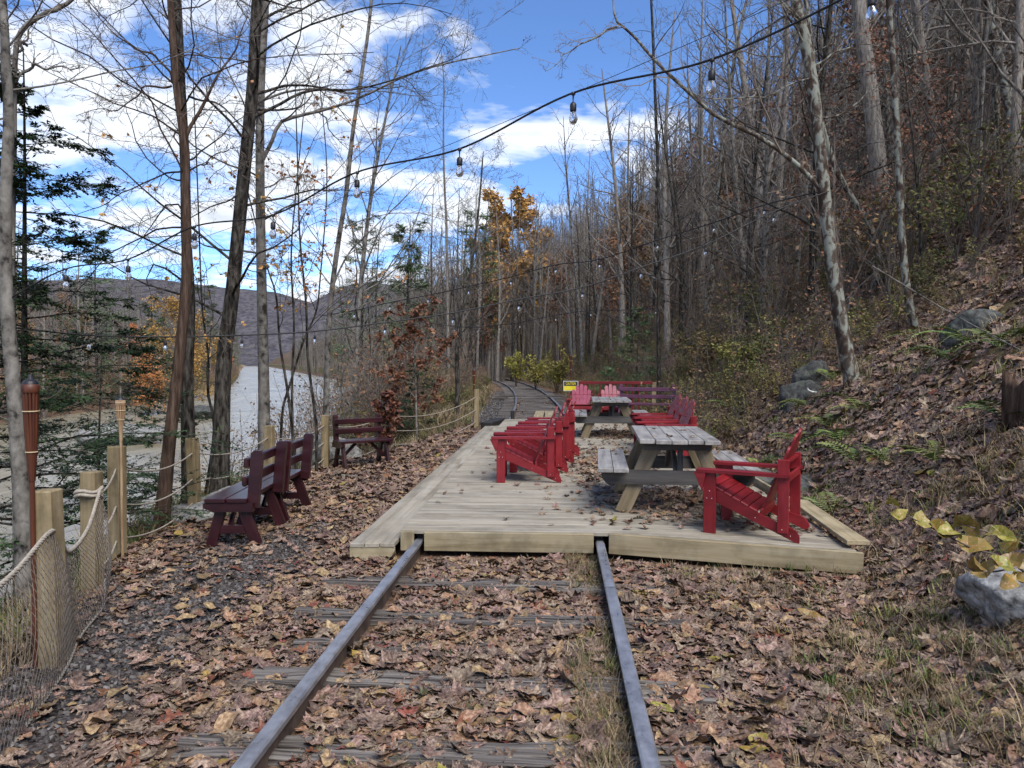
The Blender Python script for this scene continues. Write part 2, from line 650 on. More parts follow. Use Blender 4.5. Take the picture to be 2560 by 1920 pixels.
LITTER = mat('fallen leaves', [(.065, .038, .026), (.17, .11, .077), (.32, .23, .168)], (9, 9, 9), 2, .55, rand=.5, spec=.35, hue=.022, sat=.92)
LITTERB = mat('fallen tan beech leaves', [(.12, .068, .036), (.22, .138, .078), (.36, .25, .155)], (9, 9, 9), 2, .55, rand=.35, spec=.35, hue=.02)
RUSSET = mat('russet oak leaves', [(.09, .032, .018), (.16, .062, .034), (.23, .105, .058)], (9, 9, 9), 2, .5, rand=.35, spec=.35, hue=.02)
ORANGE = mat('orange beech leaves', [(.36, .15, .035), (.48, .23, .065), (.55, .34, .13)], (9, 9, 9), 2, .5, rand=.25, hue=.02)
DULLOR = mat('dull copper leaves', [(.14, .066, .028), (.22, .115, .052), (.30, .175, .09)], (9, 9, 9), 2, .6, rand=.3, hue=.02)
YLEAF = mat('yellow green shrub leaves', [(.09, .115, .02), (.20, .18, .03), (.26, .17, .04), (.42, .37, .22)], (9, 9, 9), 4, .42, .2, rand=.2, spec=.4, hue=.03)
NEEDLE = mat('hemlock needles', [(.012, .026, .010), (.026, .052, .018), (.045, .082, .028)], (5, 5, 5), 2, .6, rand=.3, spec=.25)
PINEN = mat('pine needles', [(.05, .085, .035), (.11, .17, .07), (.17, .24, .11)], (4, 4, 4), 2, .6, rand=.3, spec=.25)
FERN = mat('fern fronds', [(.05, .08, .018), (.10, .145, .034), (.18, .21, .055)], (7, 7, 7), 2, .55, rand=.35, hue=.03)
GRASS = mat('green grass', [(.045, .07, .015), (.10, .13, .03), (.17, .17, .055)], (7, 7, 7), 0, .6, rand=.4, hue=.03)
STRAW = mat('dry straw grass', [(.10, .07, .035), (.20, .145, .08), (.30, .235, .14)], (7, 7, 7), 0, .7, rand=.35, hue=.02)
WEED = mat('yellowing weeds', [(.06, .065, .018), (.14, .13, .035), (.24, .19, .06)], (5, 5, 5), 2, .65, rand=.4, hue=.035)
YBUSH = mat('yellow green bush leaves', [(.16, .16, .03), (.28, .26, .05), (.38, .32, .08)], (5, 5, 5), 2, .6, rand=.3, hue=.03)
BRUSH = mat('brown brush', [(.055, .035, .022), (.12, .078, .05), (.19, .13, .085)], (5, 5, 5), 0, .75, rand=.35, hue=.02)
STONE = mat('track gravel', [(.036, .031, .029), (.08, .072, .068), (.145, .135, .13)], (14, 14, 14), 0, .75, .3, rand=.4, spec=.3)
GLASS = bpy.data.materials.new('bulb glass')
GLASS.use_nodes = True
_g = GLASS.node_tree.nodes['Principled BSDF']
_g.inputs['Base Color'].default_value = (.95, .97, 1, 1)
_g.inputs['Roughness'].default_value = .04
_g.inputs['Transmission Weight'].default_value = .92
_g.inputs['IOR'].default_value = 1.25

# ------------------------------------------------------------------ ground, river, far hills
def build_ground():
    ys = np.concatenate([np.arange(-80, -2, 3.0), np.arange(-2, 26, .14), np.arange(26, 60, .5), np.geomspace(60, 1500, 90)])
    us = np.concatenate([-np.geomspace(420, 36, 40), np.arange(-36, -7, 1.0), np.arange(-7, 12, .14), np.geomspace(12, 420, 60)])
    Y, Uu = np.meshgrid(ys, us, indexing='ij')
    X = Uu + xc(Y)
    Zz = gz(X, Y)
    n, m = Y.shape
    v = np.stack([X, Y, Zz], -1).reshape(-1, 3)
    i, j = np.meshgrid(np.arange(n - 1), np.arange(m - 1), indexing='ij')
    b = i * m + j
    f = np.stack([b, b + 1, b + m + 1, b + m], -1).reshape(-1, 4)
    me = mesh('ground', v, f, True)
    u = Uu.ravel()
    x, y = v[:, 0], v[:, 1]
    # what the surface is made of: gravel path / bare dirt / grass / meadow
    gravel = np.exp(-((u + 2.15 + .25 * vnoise(y * .6, y * 0, 2)) / .75) ** 2) * sstep(10, 6, y) * (1.0 + .9 * fbm(x * 1.2, y * .6, 21, 3))
    gravel = np.maximum(gravel, sstep(-3.0, -2.2, u) * sstep(-.6, -.9, u) * sstep(17.5, 19, y) * sstep(46, 36, y))
    gravel = np.maximum(gravel, .5 * sstep(.8, .95, u) * sstep(1.9, 1.4, u) * sstep(17.5, 19, y) * sstep(46, 36, y))
    dirt = np.exp(-(((x + 3.5) / .7) ** 2 + ((y - 6.9) / 1.1) ** 2)) + .8 * np.exp(-(((x + 2.6) / .5) ** 2 + ((y - 11.2) / .9) ** 2))
    grass = sstep(1.8, 2.6, u) * (fbm(x * .5, y * .5, 31, 3) > .02) * .6 + sstep(-3.4, -4.4, u) * sstep(15, 19, y) * (u > -9)
    mead = (u < -34.5) * sstep(-60, -36, u) * (fbm(x * .05, y * .05, 41, 2) > -.15)
    ca = me.color_attributes.new('surface', 'FLOAT_COLOR', 'POINT')
    c = np.stack([np.clip(gravel, 0, 1), np.clip(dirt, 0, 1), np.clip(grass, 0, 1), np.clip(mead, 0, 1)], 1).astype(np.float32)
    ca.data.foreach_set('color', c.ravel())
    M = bpy.data.materials.new('forest floor')
    M.use_nodes = True
    nt = M.node_tree
    N, L = nt.nodes.new, nt.links.new
    bs = nt.nodes['Principled BSDF']
    bs.inputs['Roughness'].default_value = .9
    bs.inputs['Specular IOR Level'].default_value = .15
    tc = N('ShaderNodeTexCoord')

    def noise(s, d, r=.6):
        k = N('ShaderNodeTexNoise')
        k.inputs['Scale'].default_value = s
        k.inputs['Detail'].default_value = d
        k.inputs['Roughness'].default_value = r
        L(tc.outputs['Object'], k.inputs['Vector'])
        return k.outputs['Fac']

    def ramp(src, cols):
        k = N('ShaderNodeValToRGB')
        e = k.color_ramp.elements
        while len(e) < len(cols):
            e.new(.5)
        for q, (p, cc) in zip(e, cols):
            q.position = p
            q.color = (*cc, 1)
        L(src, k.inputs['Fac'])
        return k.outputs['Color']

    def mixc(fac, a, b2):
        k = N('ShaderNodeMix')
        k.data_type = 'RGBA'
        L(fac, k.inputs['Factor'])
        L(a, k.inputs['A'])
        L(b2, k.inputs['B'])
        return k.outputs['Result']
    leaf = ramp(noise(26, 5, .7), [(.32, (.035, .022, .015)), (.48, (.12, .075, .05)), (.6, (.20, .135, .09)), (.75, (.27, .19, .13))])
    vor = N('ShaderNodeTexVoronoi')
    vor.inputs['Scale'].default_value = 55
    L(tc.outputs['Object'], vor.inputs['Vector'])
    gv = ramp(vor.outputs['Distance'], [(.0, (.15, .14, .145)), (.35, (.085, .076, .076)), (.7, (.03, .025, .024))])
    dr = ramp(noise(9, 6), [(.3, (.055, .038, .027)), (.6, (.105, .078, .058)), (.8, (.15, .115, .088))])
    gr = ramp(noise(7, 6), [(.3, (.05, .05, .02)), (.55, (.10, .085, .035)), (.75, (.14, .13, .05))])
    md = ramp(noise(.35, 6), [(.3, (.16, .10, .045)), (.5, (.27, .19, .09)), (.7, (.34, .27, .14))])
    at_ = N('ShaderNodeAttribute')
    at_.attribute_name = 'surface'
    sp = N('ShaderNodeSeparateColor')
    L(at_.outputs['Color'], sp.inputs[0])
    col = mixc(sp.outputs[0], leaf, gv)
    col = mixc(sp.outputs[1], col, dr)
    col = mixc(sp.outputs[2], col, gr)
    col = mixc(at_.outputs['Alpha'], col, md)
    L(col, bs.inputs['Base Color'])
    bp = N('ShaderNodeBump')
    bp.inputs['Strength'].default_value = .7
    bp.inputs['Distance'].default_value = .03
    L(noise(34, 5, .7), bp.inputs['Height'])
    L(bp.outputs[0], bs.inputs['Normal'])
    kind(put('ground', me, M), 'structure')

    # river
    ys = np.concatenate([np.arange(-60, 40, 4.), np.geomspace(40, 900, 40)])
    us = np.linspace(-46, -3.0, 24)
    Y, Uu = np.meshgrid(ys, us, indexing='ij')
    X = Uu + xc(Y)
    v = np.stack([X, Y, np.full_like(X, WATER_Z)], -1).reshape(-1, 3)
    n, m = Y.shape
    i, j = np.meshgrid(np.arange(n - 1), np.arange(m - 1), indexing='ij')
    b = i * m + j
    f = np.stack([b, b + 1, b + m + 1, b + m], -1).reshape(-1, 4)
    W = bpy.data.materials.new('muddy river water')
    W.use_nodes = True
    nt = W.node_tree
    N, L = nt.nodes.new, nt.links.new
    bs = nt.nodes['Principled BSDF']
    bs.inputs['Base Color'].default_value = (.30, .235, .13, 1)
    bs.inputs['Roughness'].default_value = .27
    bs.inputs['IOR'].default_value = 1.5
    bs.inputs['Specular IOR Level'].default_value = .6
    tc = N('ShaderNodeTexCoord')
    mp = N('ShaderNodeMapping')
    mp.inputs['Scale'].default_value = (1.3, .5, 1)
    L(tc.outputs['Object'], mp.inputs[0])
    n1 = N('ShaderNodeTexNoise')
    n1.inputs['Scale'].default_value = 1.1
    n1.inputs['Detail'].default_value = 3
    n1.inputs['Roughness'].default_value = .45
    n1.inputs['Distortion'].default_value = 1.0
    L(mp.outputs[0], n1.inputs['Vector'])
    bp = N('ShaderNodeBump')
    bp.inputs['Strength'].default_value = .16
    bp.inputs['Distance'].default_value = .22
    L(n1.outputs['Fac'], bp.inputs['Height'])
    L(bp.outputs[0], bs.inputs['Normal'])
    n2 = N('ShaderNodeTexNoise')
    n2.inputs['Scale'].default_value = .22
    n2.inputs['Detail'].default_value = 6
    n2.inputs['Distortion'].default_value = 1.5
    L(mp.outputs[0], n2.inputs['Vector'])
    rp = N('ShaderNodeValToRGB')
    rp.color_ramp.elements[0].position = .35
    rp.color_ramp.elements[0].color = (.17, .145, .09, 1)
    rp.color_ramp.elements[1].position = .65
    rp.color_ramp.elements[1].color = (.33, .295, .205, 1)
    L(n2.outputs['Fac'], rp.inputs['Fac'])
    L(rp.outputs['Color'], bs.inputs['Base Color'])
    kind(put('river_water', mesh('river_water', v, f, True), W), 'structure')

    # wooded mountains down the valley, blue of distant haze mixed into their colour
    HM = mat('haze tinted far woods', [(.040, .039, .046), (.078, .074, .084), (.12, .112, .115), (.066, .08, .062)], (.07, .07, .05), 9, .95, 0, rand=.0, spec=.0, pos=[.3, .48, .6, .74])
    for nm, prof, D, dep, s in (('mountain', [(-900, 760), (-300, 715), (100, 690), (300, 684), (420, 690), (560, 706), (690, 722), (780, 748), (900, 800), (1100, 880)], 2600, 900, 3),
                                ('mountain', [(500, 860), (640, 800), (760, 756), (850, 704), (930, 690), (1010, 700), (1120, 716), (1300, 730), (1600, 760), (1900, 860)], 1900, 700, 5)):
        xs = np.linspace(prof[0][0], prof[-1][0], 160)
        ht = np.interp(xs, [p[0] for p in prof], [p[1] for p in prof]) + 7 * fbm(xs * .013, xs * 0, s, 4)
        crest = np.array([at(a, b + 12, D) for a, b in zip(xs, ht)])
        rows = []
        for k, t in enumerate(np.linspace(0, 1, 26)):
            r = crest.copy()
            r -= _H * (t * dep)
            r[:, 2] = crest[:, 2] * (1 - t) ** 1.15 - 6 * t + 26 * fbm(xs * .02 + k * .5, xs * 0 + k * .35, s + 1, 4) * math.sin(math.pi * min(t * 1.05, 1)) ** .6
            rows.append(r)
        for t in (.3, .8):
            r = crest + _H * (t * dep)
            r[:, 2] = crest[:, 2] * (1 - t)
            rows.insert(0, r)
        v = np.concatenate(rows)
        n, m = len(rows), len(xs)
        i, j = np.meshgrid(np.arange(n - 1), np.arange(m - 1), indexing='ij')
        b = i * m + j
        f = np.stack([b, b + m, b + m + 1, b + 1], -1).reshape(-1, 4)
        kind(put(nm, mesh(nm, v, f, True), HM), 'structure')


build_ground()

# ------------------------------------------------------------------ deck
DZ = 0.217


def build_deck():
    d = thing('wooden_deck', 'long pale wooden deck built over the railway track', 'deck', (0, 6.2, 0))
    O = Vector((0, 6.2, 0))
    xl, xr, y0, y1 = -1.30, 2.26, 6.225, 18.72
    n = 87
    pitch = (y1 - y0) / n
    xs = np.array([xl, -.4, .4, 1.0, 1.65, xr])
    r = random.Random(3)
    for i in range(n):
        k = max(0.0, 1 - i / 14.0)
        sk = lambda x, q: -max(x - .4, 0) * .195 * q
        k2 = max(0.0, 1 - (i + 1) / 14.0)
        ya, yb = y0 + i * pitch + .0065, y0 + (i + 1) * pitch - .0065
        e0, e1 = r.uniform(-.008, .008), r.uniform(-.006, .006)
        dz = r.uniform(-.003, .003)
        V = []
        for x in xs:
            xx = x + (e0 if x == xl else e1 if x == xr else 0)
            za = DZ + dz - .035 * max((x - .6) / 1.7, 0) ** 2
            a, b = ya + sk(x, k), yb + sk(x, k2)
            c = .004
            V += [(xx, a, za - .032), (xx, a, za - c), (xx, a + c, za), (xx, b - c, za), (xx, b, za - c), (xx, b, za - .032)]
        V = np.array(V) - np.array(O)
        cen = V.mean(0)
        V -= cen
        q = []
        for s in range(len(xs) - 1):
            for e in range(6):
                a, b = s * 6 + e, s * 6 + (e + 1) % 6
                q.append((a, a + 6, b + 6, b))
        caps = np.array([[0, 1, 2, 3, 4, 5], [35, 34, 33, 32, 31, 30]])
        put('deck_board', mesh('deck_board', V, [np.array(q)[:, ::-1], caps[:, ::-1]]), DECKW, d, Matrix.Translation(cen))
    # fascia across the front, cut for the two rails
    zc, hh = .131, .158
    yf = y0 - .024 - O.y
    plank('front_beam', (-1.245, yf, zc), (.11, .04, hh), LUMBER, d)
    plank('front_beam', (-.405, yf, zc), (1.395, .04, hh), LUMBER, d)
    a, b = Vector((.418, y0 - .018, zc)) - O, Vector((2.30, y0 - .38, zc - .038)) - O
    beam('front_beam', a, b, hh + .006, .04, LUMBER, d, side=(0.19, 1, 0))
    # joists under the boards, seen through the rail slots
    for x in (-1.27, -.98, .2, .52, 1.4, 2.2):
        plank('joist', (x, 6.2, .10), (.038, 12.0, .14), LUMBER, d)
    # lower step of three long planks on the river side
    for i in range(3):
        for a, b in ((6.02, 10.9), (10.91, 14.6), (14.61, 17.5)):
            plank('step_plank', (-1.375 - .124 * i, (a + b) / 2 - O.y, .135 - .004 * i), (.119, b - a - .006, .034), DECKW, d)
    plank('step_skirt', (-1.50, 6.045 - O.y, .065), (.37, .034, .10), LUMBER, d)
    plank('step_skirt', (-1.672, 11.77 - O.y, .06), (.03, 11.4, .10), LUMBER, d)
    # kerb board along the hill side
    a, b = Vector((2.285, 5.90, .235)) - O, Vector((2.36, 7.6, .245)) - O
    beam('edge_board', a, b, .035, .17, LUMBER, d, side=(1, 0, 0))
    plank('edge_board', (2.31, 13.2 - O.y, .20), (.035, 11.0, .13), LUMBER, d)


build_deck()


# ------------------------------------------------------------------ railway track
def rail_path(off, ya, yb, step=1.0):
    y = np.arange(ya, yb + 1e-6, step)
    dx = np.gradient(xc(y), y)
    nrm = np.sqrt(1 + dx * dx)
    return np.stack([xc(y) + off / nrm, y - off * dx / nrm], 1), dx


def build_track():
    t = thing('railway_track', 'steel railway track running under the deck and curving away left', 'track', (TX, 2, 0))
    O = np.array([TX, 2, 0])
    prof = np.array([(-.062, -.045), (-.062, -.032), (-.012, -.018), (-.010, .088), (-.034, .10), (-.035, .124), (-.027, .131), (.027, .131), (.035, .124), (.034, .10), (.010, .088), (.012, -.018), (.062, -.032), (.062, -.045)])

    def rail(off, ya, yb, step):
        c, dx = rail_path(off, ya, yb, step)
        n = len(c)
        V = np.zeros((n, len(prof), 3))
        nr = np.sqrt(1 + dx * dx)
        V[:, :, 0] = c[:, :1] + prof[None, :, 0] / nr[:, None]
        V[:, :, 1] = c[:, 1:] - prof[None, :, 0] * (dx / nr)[:, None]
        wob = .006 * np.sin(c[:, 1] * .9 + off * 3)
        V[:, :, 2] = prof[None, :, 1] + wob[:, None]
        k = len(prof)
        i, j = np.meshgrid(np.arange(n - 1), np.arange(k), indexing='ij')
        a, b = i * k + j, i * k + (j + 1) % k
        f = np.stack([a, b, b + k, a + k], -1).reshape(-1, 4)
        me = mesh('rail', V.reshape(-1, 3) - O, f)
        me.materials.append(RUST)
        me.materials.append(STEEL)
        mi = np.tile([1 if 4 <= q <= 8 else 0 for q in range(k)], n - 1).astype(np.int32)
        me.polygons.foreach_set('material_index', mi)
        put('rail', me, None, t)
    gi = 1.435 / 2 + .035
    rail(-gi, -3, 90, .5)
    rail(gi, -3, 4.98, .42)
    rail(gi, 4.99, 90, .5)
    r = random.Random(11)
    yy = 2.30
    ties = []
    near = [2.40, 3.02, 3.70, 4.16, 4.62, 5.35]
    for y in near:
        ties.append((y, r.uniform(-.05, .05), r.uniform(2.3, 2.55), .215, -.055 + r.uniform(-.005, .012)))
    y = 19.3
    while y < 66:
        ties.append((y, r.uniform(-.05, .05), 2.5, .22, -.015))
        y += .56 + r.uniform(-.05, .05)
    for (y, yaw, ln, w, z) in ties:
        if y > 16:
            dx = float((xc(y + .5) - xc(y - .5)))
            M = Matrix.Translation(Vector((float(xc(y)) - TX, y - 2, z - .02))) @ Matrix.Rotation(math.atan(-dx) + yaw * .4, 4, 'Z')
            put('tie', boxm(ln, w, .15, TIEW, .012), None, t, M)
        else:
            # weathered, split near ties built as long split slabs
            k = r.choice([3, 4, 4])
            base = bpy.data.objects.new('tie', None)
            V = []
            parts = []
            edges = np.sort(np.array([0, 1] + [r.uniform(.15, .85) for _ in range(k - 1)]))
            for a, b in zip(edges[:-1], edges[1:]):
                if b - a < .04:
                    continue
                x0, x1 = -ln / 2 + r.uniform(0, .14), ln / 2 - r.uniform(0, .14)
                xs = np.linspace(x0, x1, 14)
                P0 = []
                ph = r.random() * 9
                for x in xs:
                    wv = .008 * math.sin(x * 5 + ph) + r.uniform(-.004, .004)
                    h = r.uniform(-.008, .008)
                    ya, yb = (a - .5) * w + .004 + wv, (b - .5) * w - .004 + wv
                    P0 += [(x, ya, -.15), (x, ya, h - .006), (x, ya + .008, h), (x, yb - .008, h + r.uniform(-.004, .004)), (x, yb, h - .006), (x, yb, -.15)]
                q = []
                for s in range(13):
                    for e in range(5):
                        q.append((s * 6 + e, s * 6 + e + 1, s * 6 + 7 + e, s * 6 + 6 + e))
                parts.append((np.array(P0), np.array(q)))
                parts.append((np.array(P0), np.array([[0, 5, 4, 1], [1, 4, 3, 2], [79, 82, 83, 78], [80, 81, 82, 79]])))
            v, f = join(parts)
            M = Matrix.Translation(Vector((r.uniform(-.08, .08), y - 2, z + .08))) @ Matrix.Rotation(yaw, 4, 'Z')
            put('tie', mesh('tie', v, f), TIEW, t, M)


build_track()

# loose timbers round the far end of the deck
r_ = random.Random(5)
wk = thing('plank_walkway', 'four pale planks laid between the rails beyond the deck', 'walkway', (-.35, 20, .06))
for i, (x, y) in enumerate(((-.17, 19.9), (.13, 19.9), (-.22, 22.4), (.08, 22.4))):
    plank('plank', (x + .02, y - 20, .03 + .002 * i), (.27, 2.4, .04), LUMBER, wk, rot=(0, 0, .02 * (i % 2)))
tb = thing('timber_block', 'black creosoted timber beside the far left corner of the deck', 'timber', (-1.56, 18.5, 0))
plank('beam', (0, 0, .11), (.27, 1.5, .21), CREO, tb, rot=(0, 0, -.16), b=.02)
plank('upright', (.40, .9, .17), (.10, .12, .42), CREO, tb, b=.01)
cb = thing('crossing_timber', 'long grey timber laid across both rails beyond the planks', 'timber', (float(xc(33)) - .2, 33, .16))
plank('beam', (0, 0, .0), (3.0, .24, .06), TIEW, cb, rot=(0, 0, .05), b=.01)
plank('beam', (-1.25, -.8, -.05), (.8, .24, .09), TIEW, cb, rot=(0, 0, .02), b=.01)


# ------------------------------------------------------------------ furniture
def slat_prof(w, L_, tip):
    a = w / 2
    return [(-a, 0), (a, 0), (a, L_ - tip), (a * .82, L_ - tip * .45), (a * .45, L_ - tip * .12), (0, L_), (-a * .45, L_ - tip * .12), (-a * .82, L_ - tip * .45), (-a, L_ - tip)]


_a = np.arange(7) / 7 * 6.283
screw_me = mesh('screw', np.concatenate([np.stack([.0034 * np.cos(_a), np.full(7, s * .0015), .0034 * np.sin(_a)], 1) for s in (-1, 1)]),
                [np.array([[i, (i + 1) % 7, 7 + (i + 1) % 7, 7 + i] for i in range(7)]), np.array([list(range(7))[::-1], list(range(7, 14))])])
screw_me.materials.append(WHITE)


def make_chair(paint, backpaint=None):
    t = thing('adirondack_chair', 'x', 'chair', group='adirondack chairs on the deck')
    for s in (-1, 1):
        plank('front_leg', (.33, s * .292, .255), (.10, .026, .51), paint, t)
        plank('rear_post', (-.245, s * .288, .36), (.085, .026, .58), paint, t)
        # armrest: broad in front, narrowing to the rear post
        pr = [(.43, -.045), (.445, .03), (.43, .075), (.30, .082), (-.05, .065), (-.30, .03), (-.30, -.045)]
        me = prism([(p[0], p[1] * s) for p in pr], .024)
        put('armrest', me, paint, t, Matrix.Translation((0, s * .288, .523)) @ Matrix.Rotation(math.pi / 2 * -1, 4, 'X') @ Matrix.Scale(-1, 4, (0, 0, 1)) if False else Matrix.Translation((0, s * .288, .523)) @ Matrix.Rotation(math.pi / 2, 4, 'X'))
        put('arm_bracket', prism([(.40, .51), (.30, .51), (.33, .36)], .024), paint, t, Matrix.Translation((.055, s * .318, 0)))
        # side stringer with a rounded rear end
        pts = [(.375, .30), (.385, .345), (.365, .385), (.335, .395), (.30, .385)]
        top = [(-.06, .205), (-.22, .135)]
        end = [(-.30, .115), (-.345, .085), (-.365, .045), (-.365, .0), (-.34, .0)]
        low = [(.20, .232), (.315, .275)]
        put('side_stringer', prism(pts + top + end + low, .026), paint, t, Matrix.Translation((0, s * .262, 0)))
    sl = math.atan2(.385 - .205, .36)
    for i in range(6):
        f = i / 5
        x, z = .325 - f * .335, .405 - f * .170
        w = .068 if i < 5 else .075
        o = plank('seat_slat', (x, 0, z), (.071, .555, .019), paint, t)
        o.matrix_basis = Matrix.Translation((x, 0, z)) @ Matrix.Rotation(-sl * .98, 4, 'Y') @ Matrix.Rotation(math.pi / 2, 4, 'Z')
    plank('front_apron', (.372, 0, .335), (.022, .50, .08), paint, t)
    # fanned back of five rounded slats
    rec = math.radians(22)
    bp = backpaint or paint
    for i in range(5):
        k = i - 2
        L_ = .765 - .035 * k * k
        M = Matrix.Translation((-.045, 0, .165)) @ Matrix.Rotation(-rec, 4, 'Y') @ Matrix.Translation((0, k * .078, 0)) @ Matrix.Rotation(-k * .028, 4, 'X') @ Matrix.Rotation(math.pi / 2, 4, 'Z')
        put('back_slat', prism(slat_prof(.083, L_, .05), .018), bp, t, M)
    o = plank('back_rail', (-.245, 0, .62), (.05, .60, .028), paint, t)
    o = plank('back_rail', (-.075, 0, .205), (.026, .50, .07), paint, t)
    plank('back_rail', (-.275, 0, .50), (.022, .55, .06), paint, t)
    for s in (-1, 1):
        for (x, z, y) in ((.31, .30, .306), (.35, .30, .306), (.33, .36, .306), (-.03, .17, .276), (-.24, .10, .302), (-.30, .05, .276)):
            put('screw', screw_me, None, t, Matrix.Translation((x, s * y, z)))
    return t


chairA = make_chair(RED)
chairB = make_chair(RED, PINK)
PI = math.pi
LROW = ['red adirondack chair facing the river, nearest of the left row of four',
        'red adirondack chair facing the river, second from the front in the left row',
        'red adirondack chair facing the river, third from the front in the left row',
        'red adirondack chair facing the river, farthest of the left row of four']
for i, lb in enumerate(LROW):
    loc = (-.335 + .10 * i, 9.02 + .845 * i, DZ + .002)
    if i == 0:
        chairA.location, chairA.rotation_euler = loc, (0, 0, PI + .03)
        chairA['label'] = lb
    else:
        dup(chairA, lb, loc, PI + .03 - .02 * i)
dup(chairA, 'red adirondack chair alone at the front right corner of the deck', (1.67, 6.42, DZ - .02), PI - .45)
RROW = [('red adirondack chair with pale glossy back right behind the near picnic table', 1.60, 10.92),
        ('red adirondack chair in the middle of the three on the hill side', 1.66, 11.85),
        ('red adirondack chair on the hill side, farthest of three beside the far table', 1.70, 12.75)]
for lb, x, y in RROW:
    dup(chairA, lb, (x, y, DZ), PI + .12)
chairB.location, chairB.rotation_euler = (.55, 18.15, DZ), (0, 0, -PI / 2 - .06)
chairB['label'] = 'faded pink red adirondack chair behind the far table, next to the yellow sign'
dup(chairB, 'faded pink red adirondack chair behind the far table, next to the plum bench', (1.28, 18.12, DZ), -PI / 2 + .06)


def make_table():
    t = thing('picnic_table', 'x', 'picnic table', group='picnic tables on the deck')
    r = random.Random(2)
    L_ = 1.56
    for i in range(5):
        plank('top_plank', ((i - 2) * .142, r.uniform(-.012, .012), .685 + r.uniform(-.003, .003)), (.136, L_ + r.uniform(-.02, .02), .038), GREYW, t)
    for s in (-1, 1):
        for k in range(2):
            plank('seat_plank', (s * (.515 + .140 * k), r.uniform(-.012, .012), .425), (.135, L_, .038), GREYW, t)
    for e in (-1, 1):
        y = e * .52
        for s in (-1, 1):
            beam('leg', (s * .20, y, .665), (s * .50, y, .0), .135, .038, BROWNW, t, side=(0, 1, 0))
        pr = [(-.69, .405), (.69, .405), (.69, .335), (.64, .275), (-.64, .275), (-.69, .335)]
        put('seat_beam', prism(pr, .038), DARKW, t, Matrix.Translation((0, y + e * .041, 0)))
        plank('top_cleat', (0, y + e * .041, .63), (.62, .038, .075), DARKW, t)
    plank('top_cleat', (0, 0, .645), (.62, .075, .038), DARKW, t)
    for e in (-1, 1):
        beam('brace', (0, e * .50, .33), (0, e * .05, .63), .075, .038, DARKW, t, side=(1, 0, 0))
        plank('centre_post', (.035, e * .475, .47), (.05, .038, .30), DARKW, t)
    return t


tab = make_table()
tab.location, tab.rotation_euler = (1.12, 7.58, DZ - .004), (0, 0, -.05)
tab['label'] = 'weathered grey picnic table nearest the front of the deck'
dup(tab, 'weathered grey picnic table at the far end of the deck', (1.0, 14.6, DZ + .001), -.03)


def make_bench(paint, L_=1.20):
    """front of the seat towards +x, length along y"""
    t = thing('park_bench', 'x', 'bench', group='painted wooden benches')
    pp = .415 * L_
    plank('seat_plank', (.06, 0, .405), (.17, L_, .038), paint, t, b=.006)
    plank('seat_plank', (-.118, 0, .405), (.17, L_, .038), paint, t, b=.006)
    for s in (-1, 1):
        y = s * pp
        # post with chamfered head
        hw = .047
        put('back_post', prism([(-hw, 0), (hw, 0), (hw, .455), (hw * .55, .48), (-hw * .55, .48), (-hw, .455)], .06), paint, t, Matrix.Translation((-.235, y, .34)) @ Matrix.Rotation(-.09, 4, 'Y'))
        put('seat_bearer', prism([(.16, .384), (-.25, .384), (-.25, .31), (.08, .31), (.16, .345)], .05), paint, t, Matrix.Translation((0, y + s * .04, 0)))
        beam('leg', (.02, y, .36), (.12, y, .0), .085, .045, paint, t, side=(0, 1, 0))
        beam('leg', (-.14, y, .36), (-.27, y, .0), .09, .045, paint, t, side=(0, 1, 0))
        plank('foot_stretcher', (-.07, y, .155), (.26, .035, .07), paint, t)
        beam('brace', (-.03, y, .14), (-.03, y - s * .24, .37), .05, .03, paint, t, side=(1, 0, 0))
    for z, x in ((.56, -.175), (.715, -.19)):
        plank('back_rail', (x, 0, z), (.042, L_ * .93, .082), paint, t, b=.012)
    return t


bA = make_bench(MAROON, .94)
bA.location, bA.rotation_euler = (-3.00, 6.98, gzs(-3.0, 6.98) + .01), (0, 0, PI + .10)
bA.scale = (1.06,) * 3
bA['label'] = 'dark maroon wooden bench facing the river, nearer of the pair side by side'
dup(bA, 'dark maroon wooden bench facing the river, farther of the pair side by side', (-3.07, 7.96, gzs(-3.07, 7.96) + .01), PI + .06, 1.06)
bC = make_bench(MAROON, .9)
bC.location, bC.rotation_euler = (-3.12, 12.05, gzs(-3.12, 12.05) + .01), (0, 0, -PI / 2 + .68)
bC['label'] = 'dark maroon wooden bench standing against the rope fence posts'
bB = make_bench(PLUM, 1.35)
bB.location, bB.rotation_euler = (2.02, 17.6, DZ), (0, 0, -PI / 2 - .22)
bB.scale = (1.08,) * 3
bB['label'] = 'plum coloured bench at the back right of the deck by the railing'

# red railing across the far end of the deck
rl = thing('deck_railing', 'red painted railing with thin balusters across the far deck end', 'railing', (1.2, 18.78, DZ))
plank('top_rail', (.12, 0, .90), (1.98, .10, .075), RAILRED, rl)
plank('bottom_rail', (.12, .012, .12), (1.9, .04, .07), RAILRED, rl)
for i in range(12):
    plank('baluster', (-.80 + i * .158, -.02, .48), (.032, .032, .78), RAILRED, rl)
for x in (-.86, 1.15):
    plank('post', (x, .06, .40), (.10, .10, 1.02), POSTW, rl)
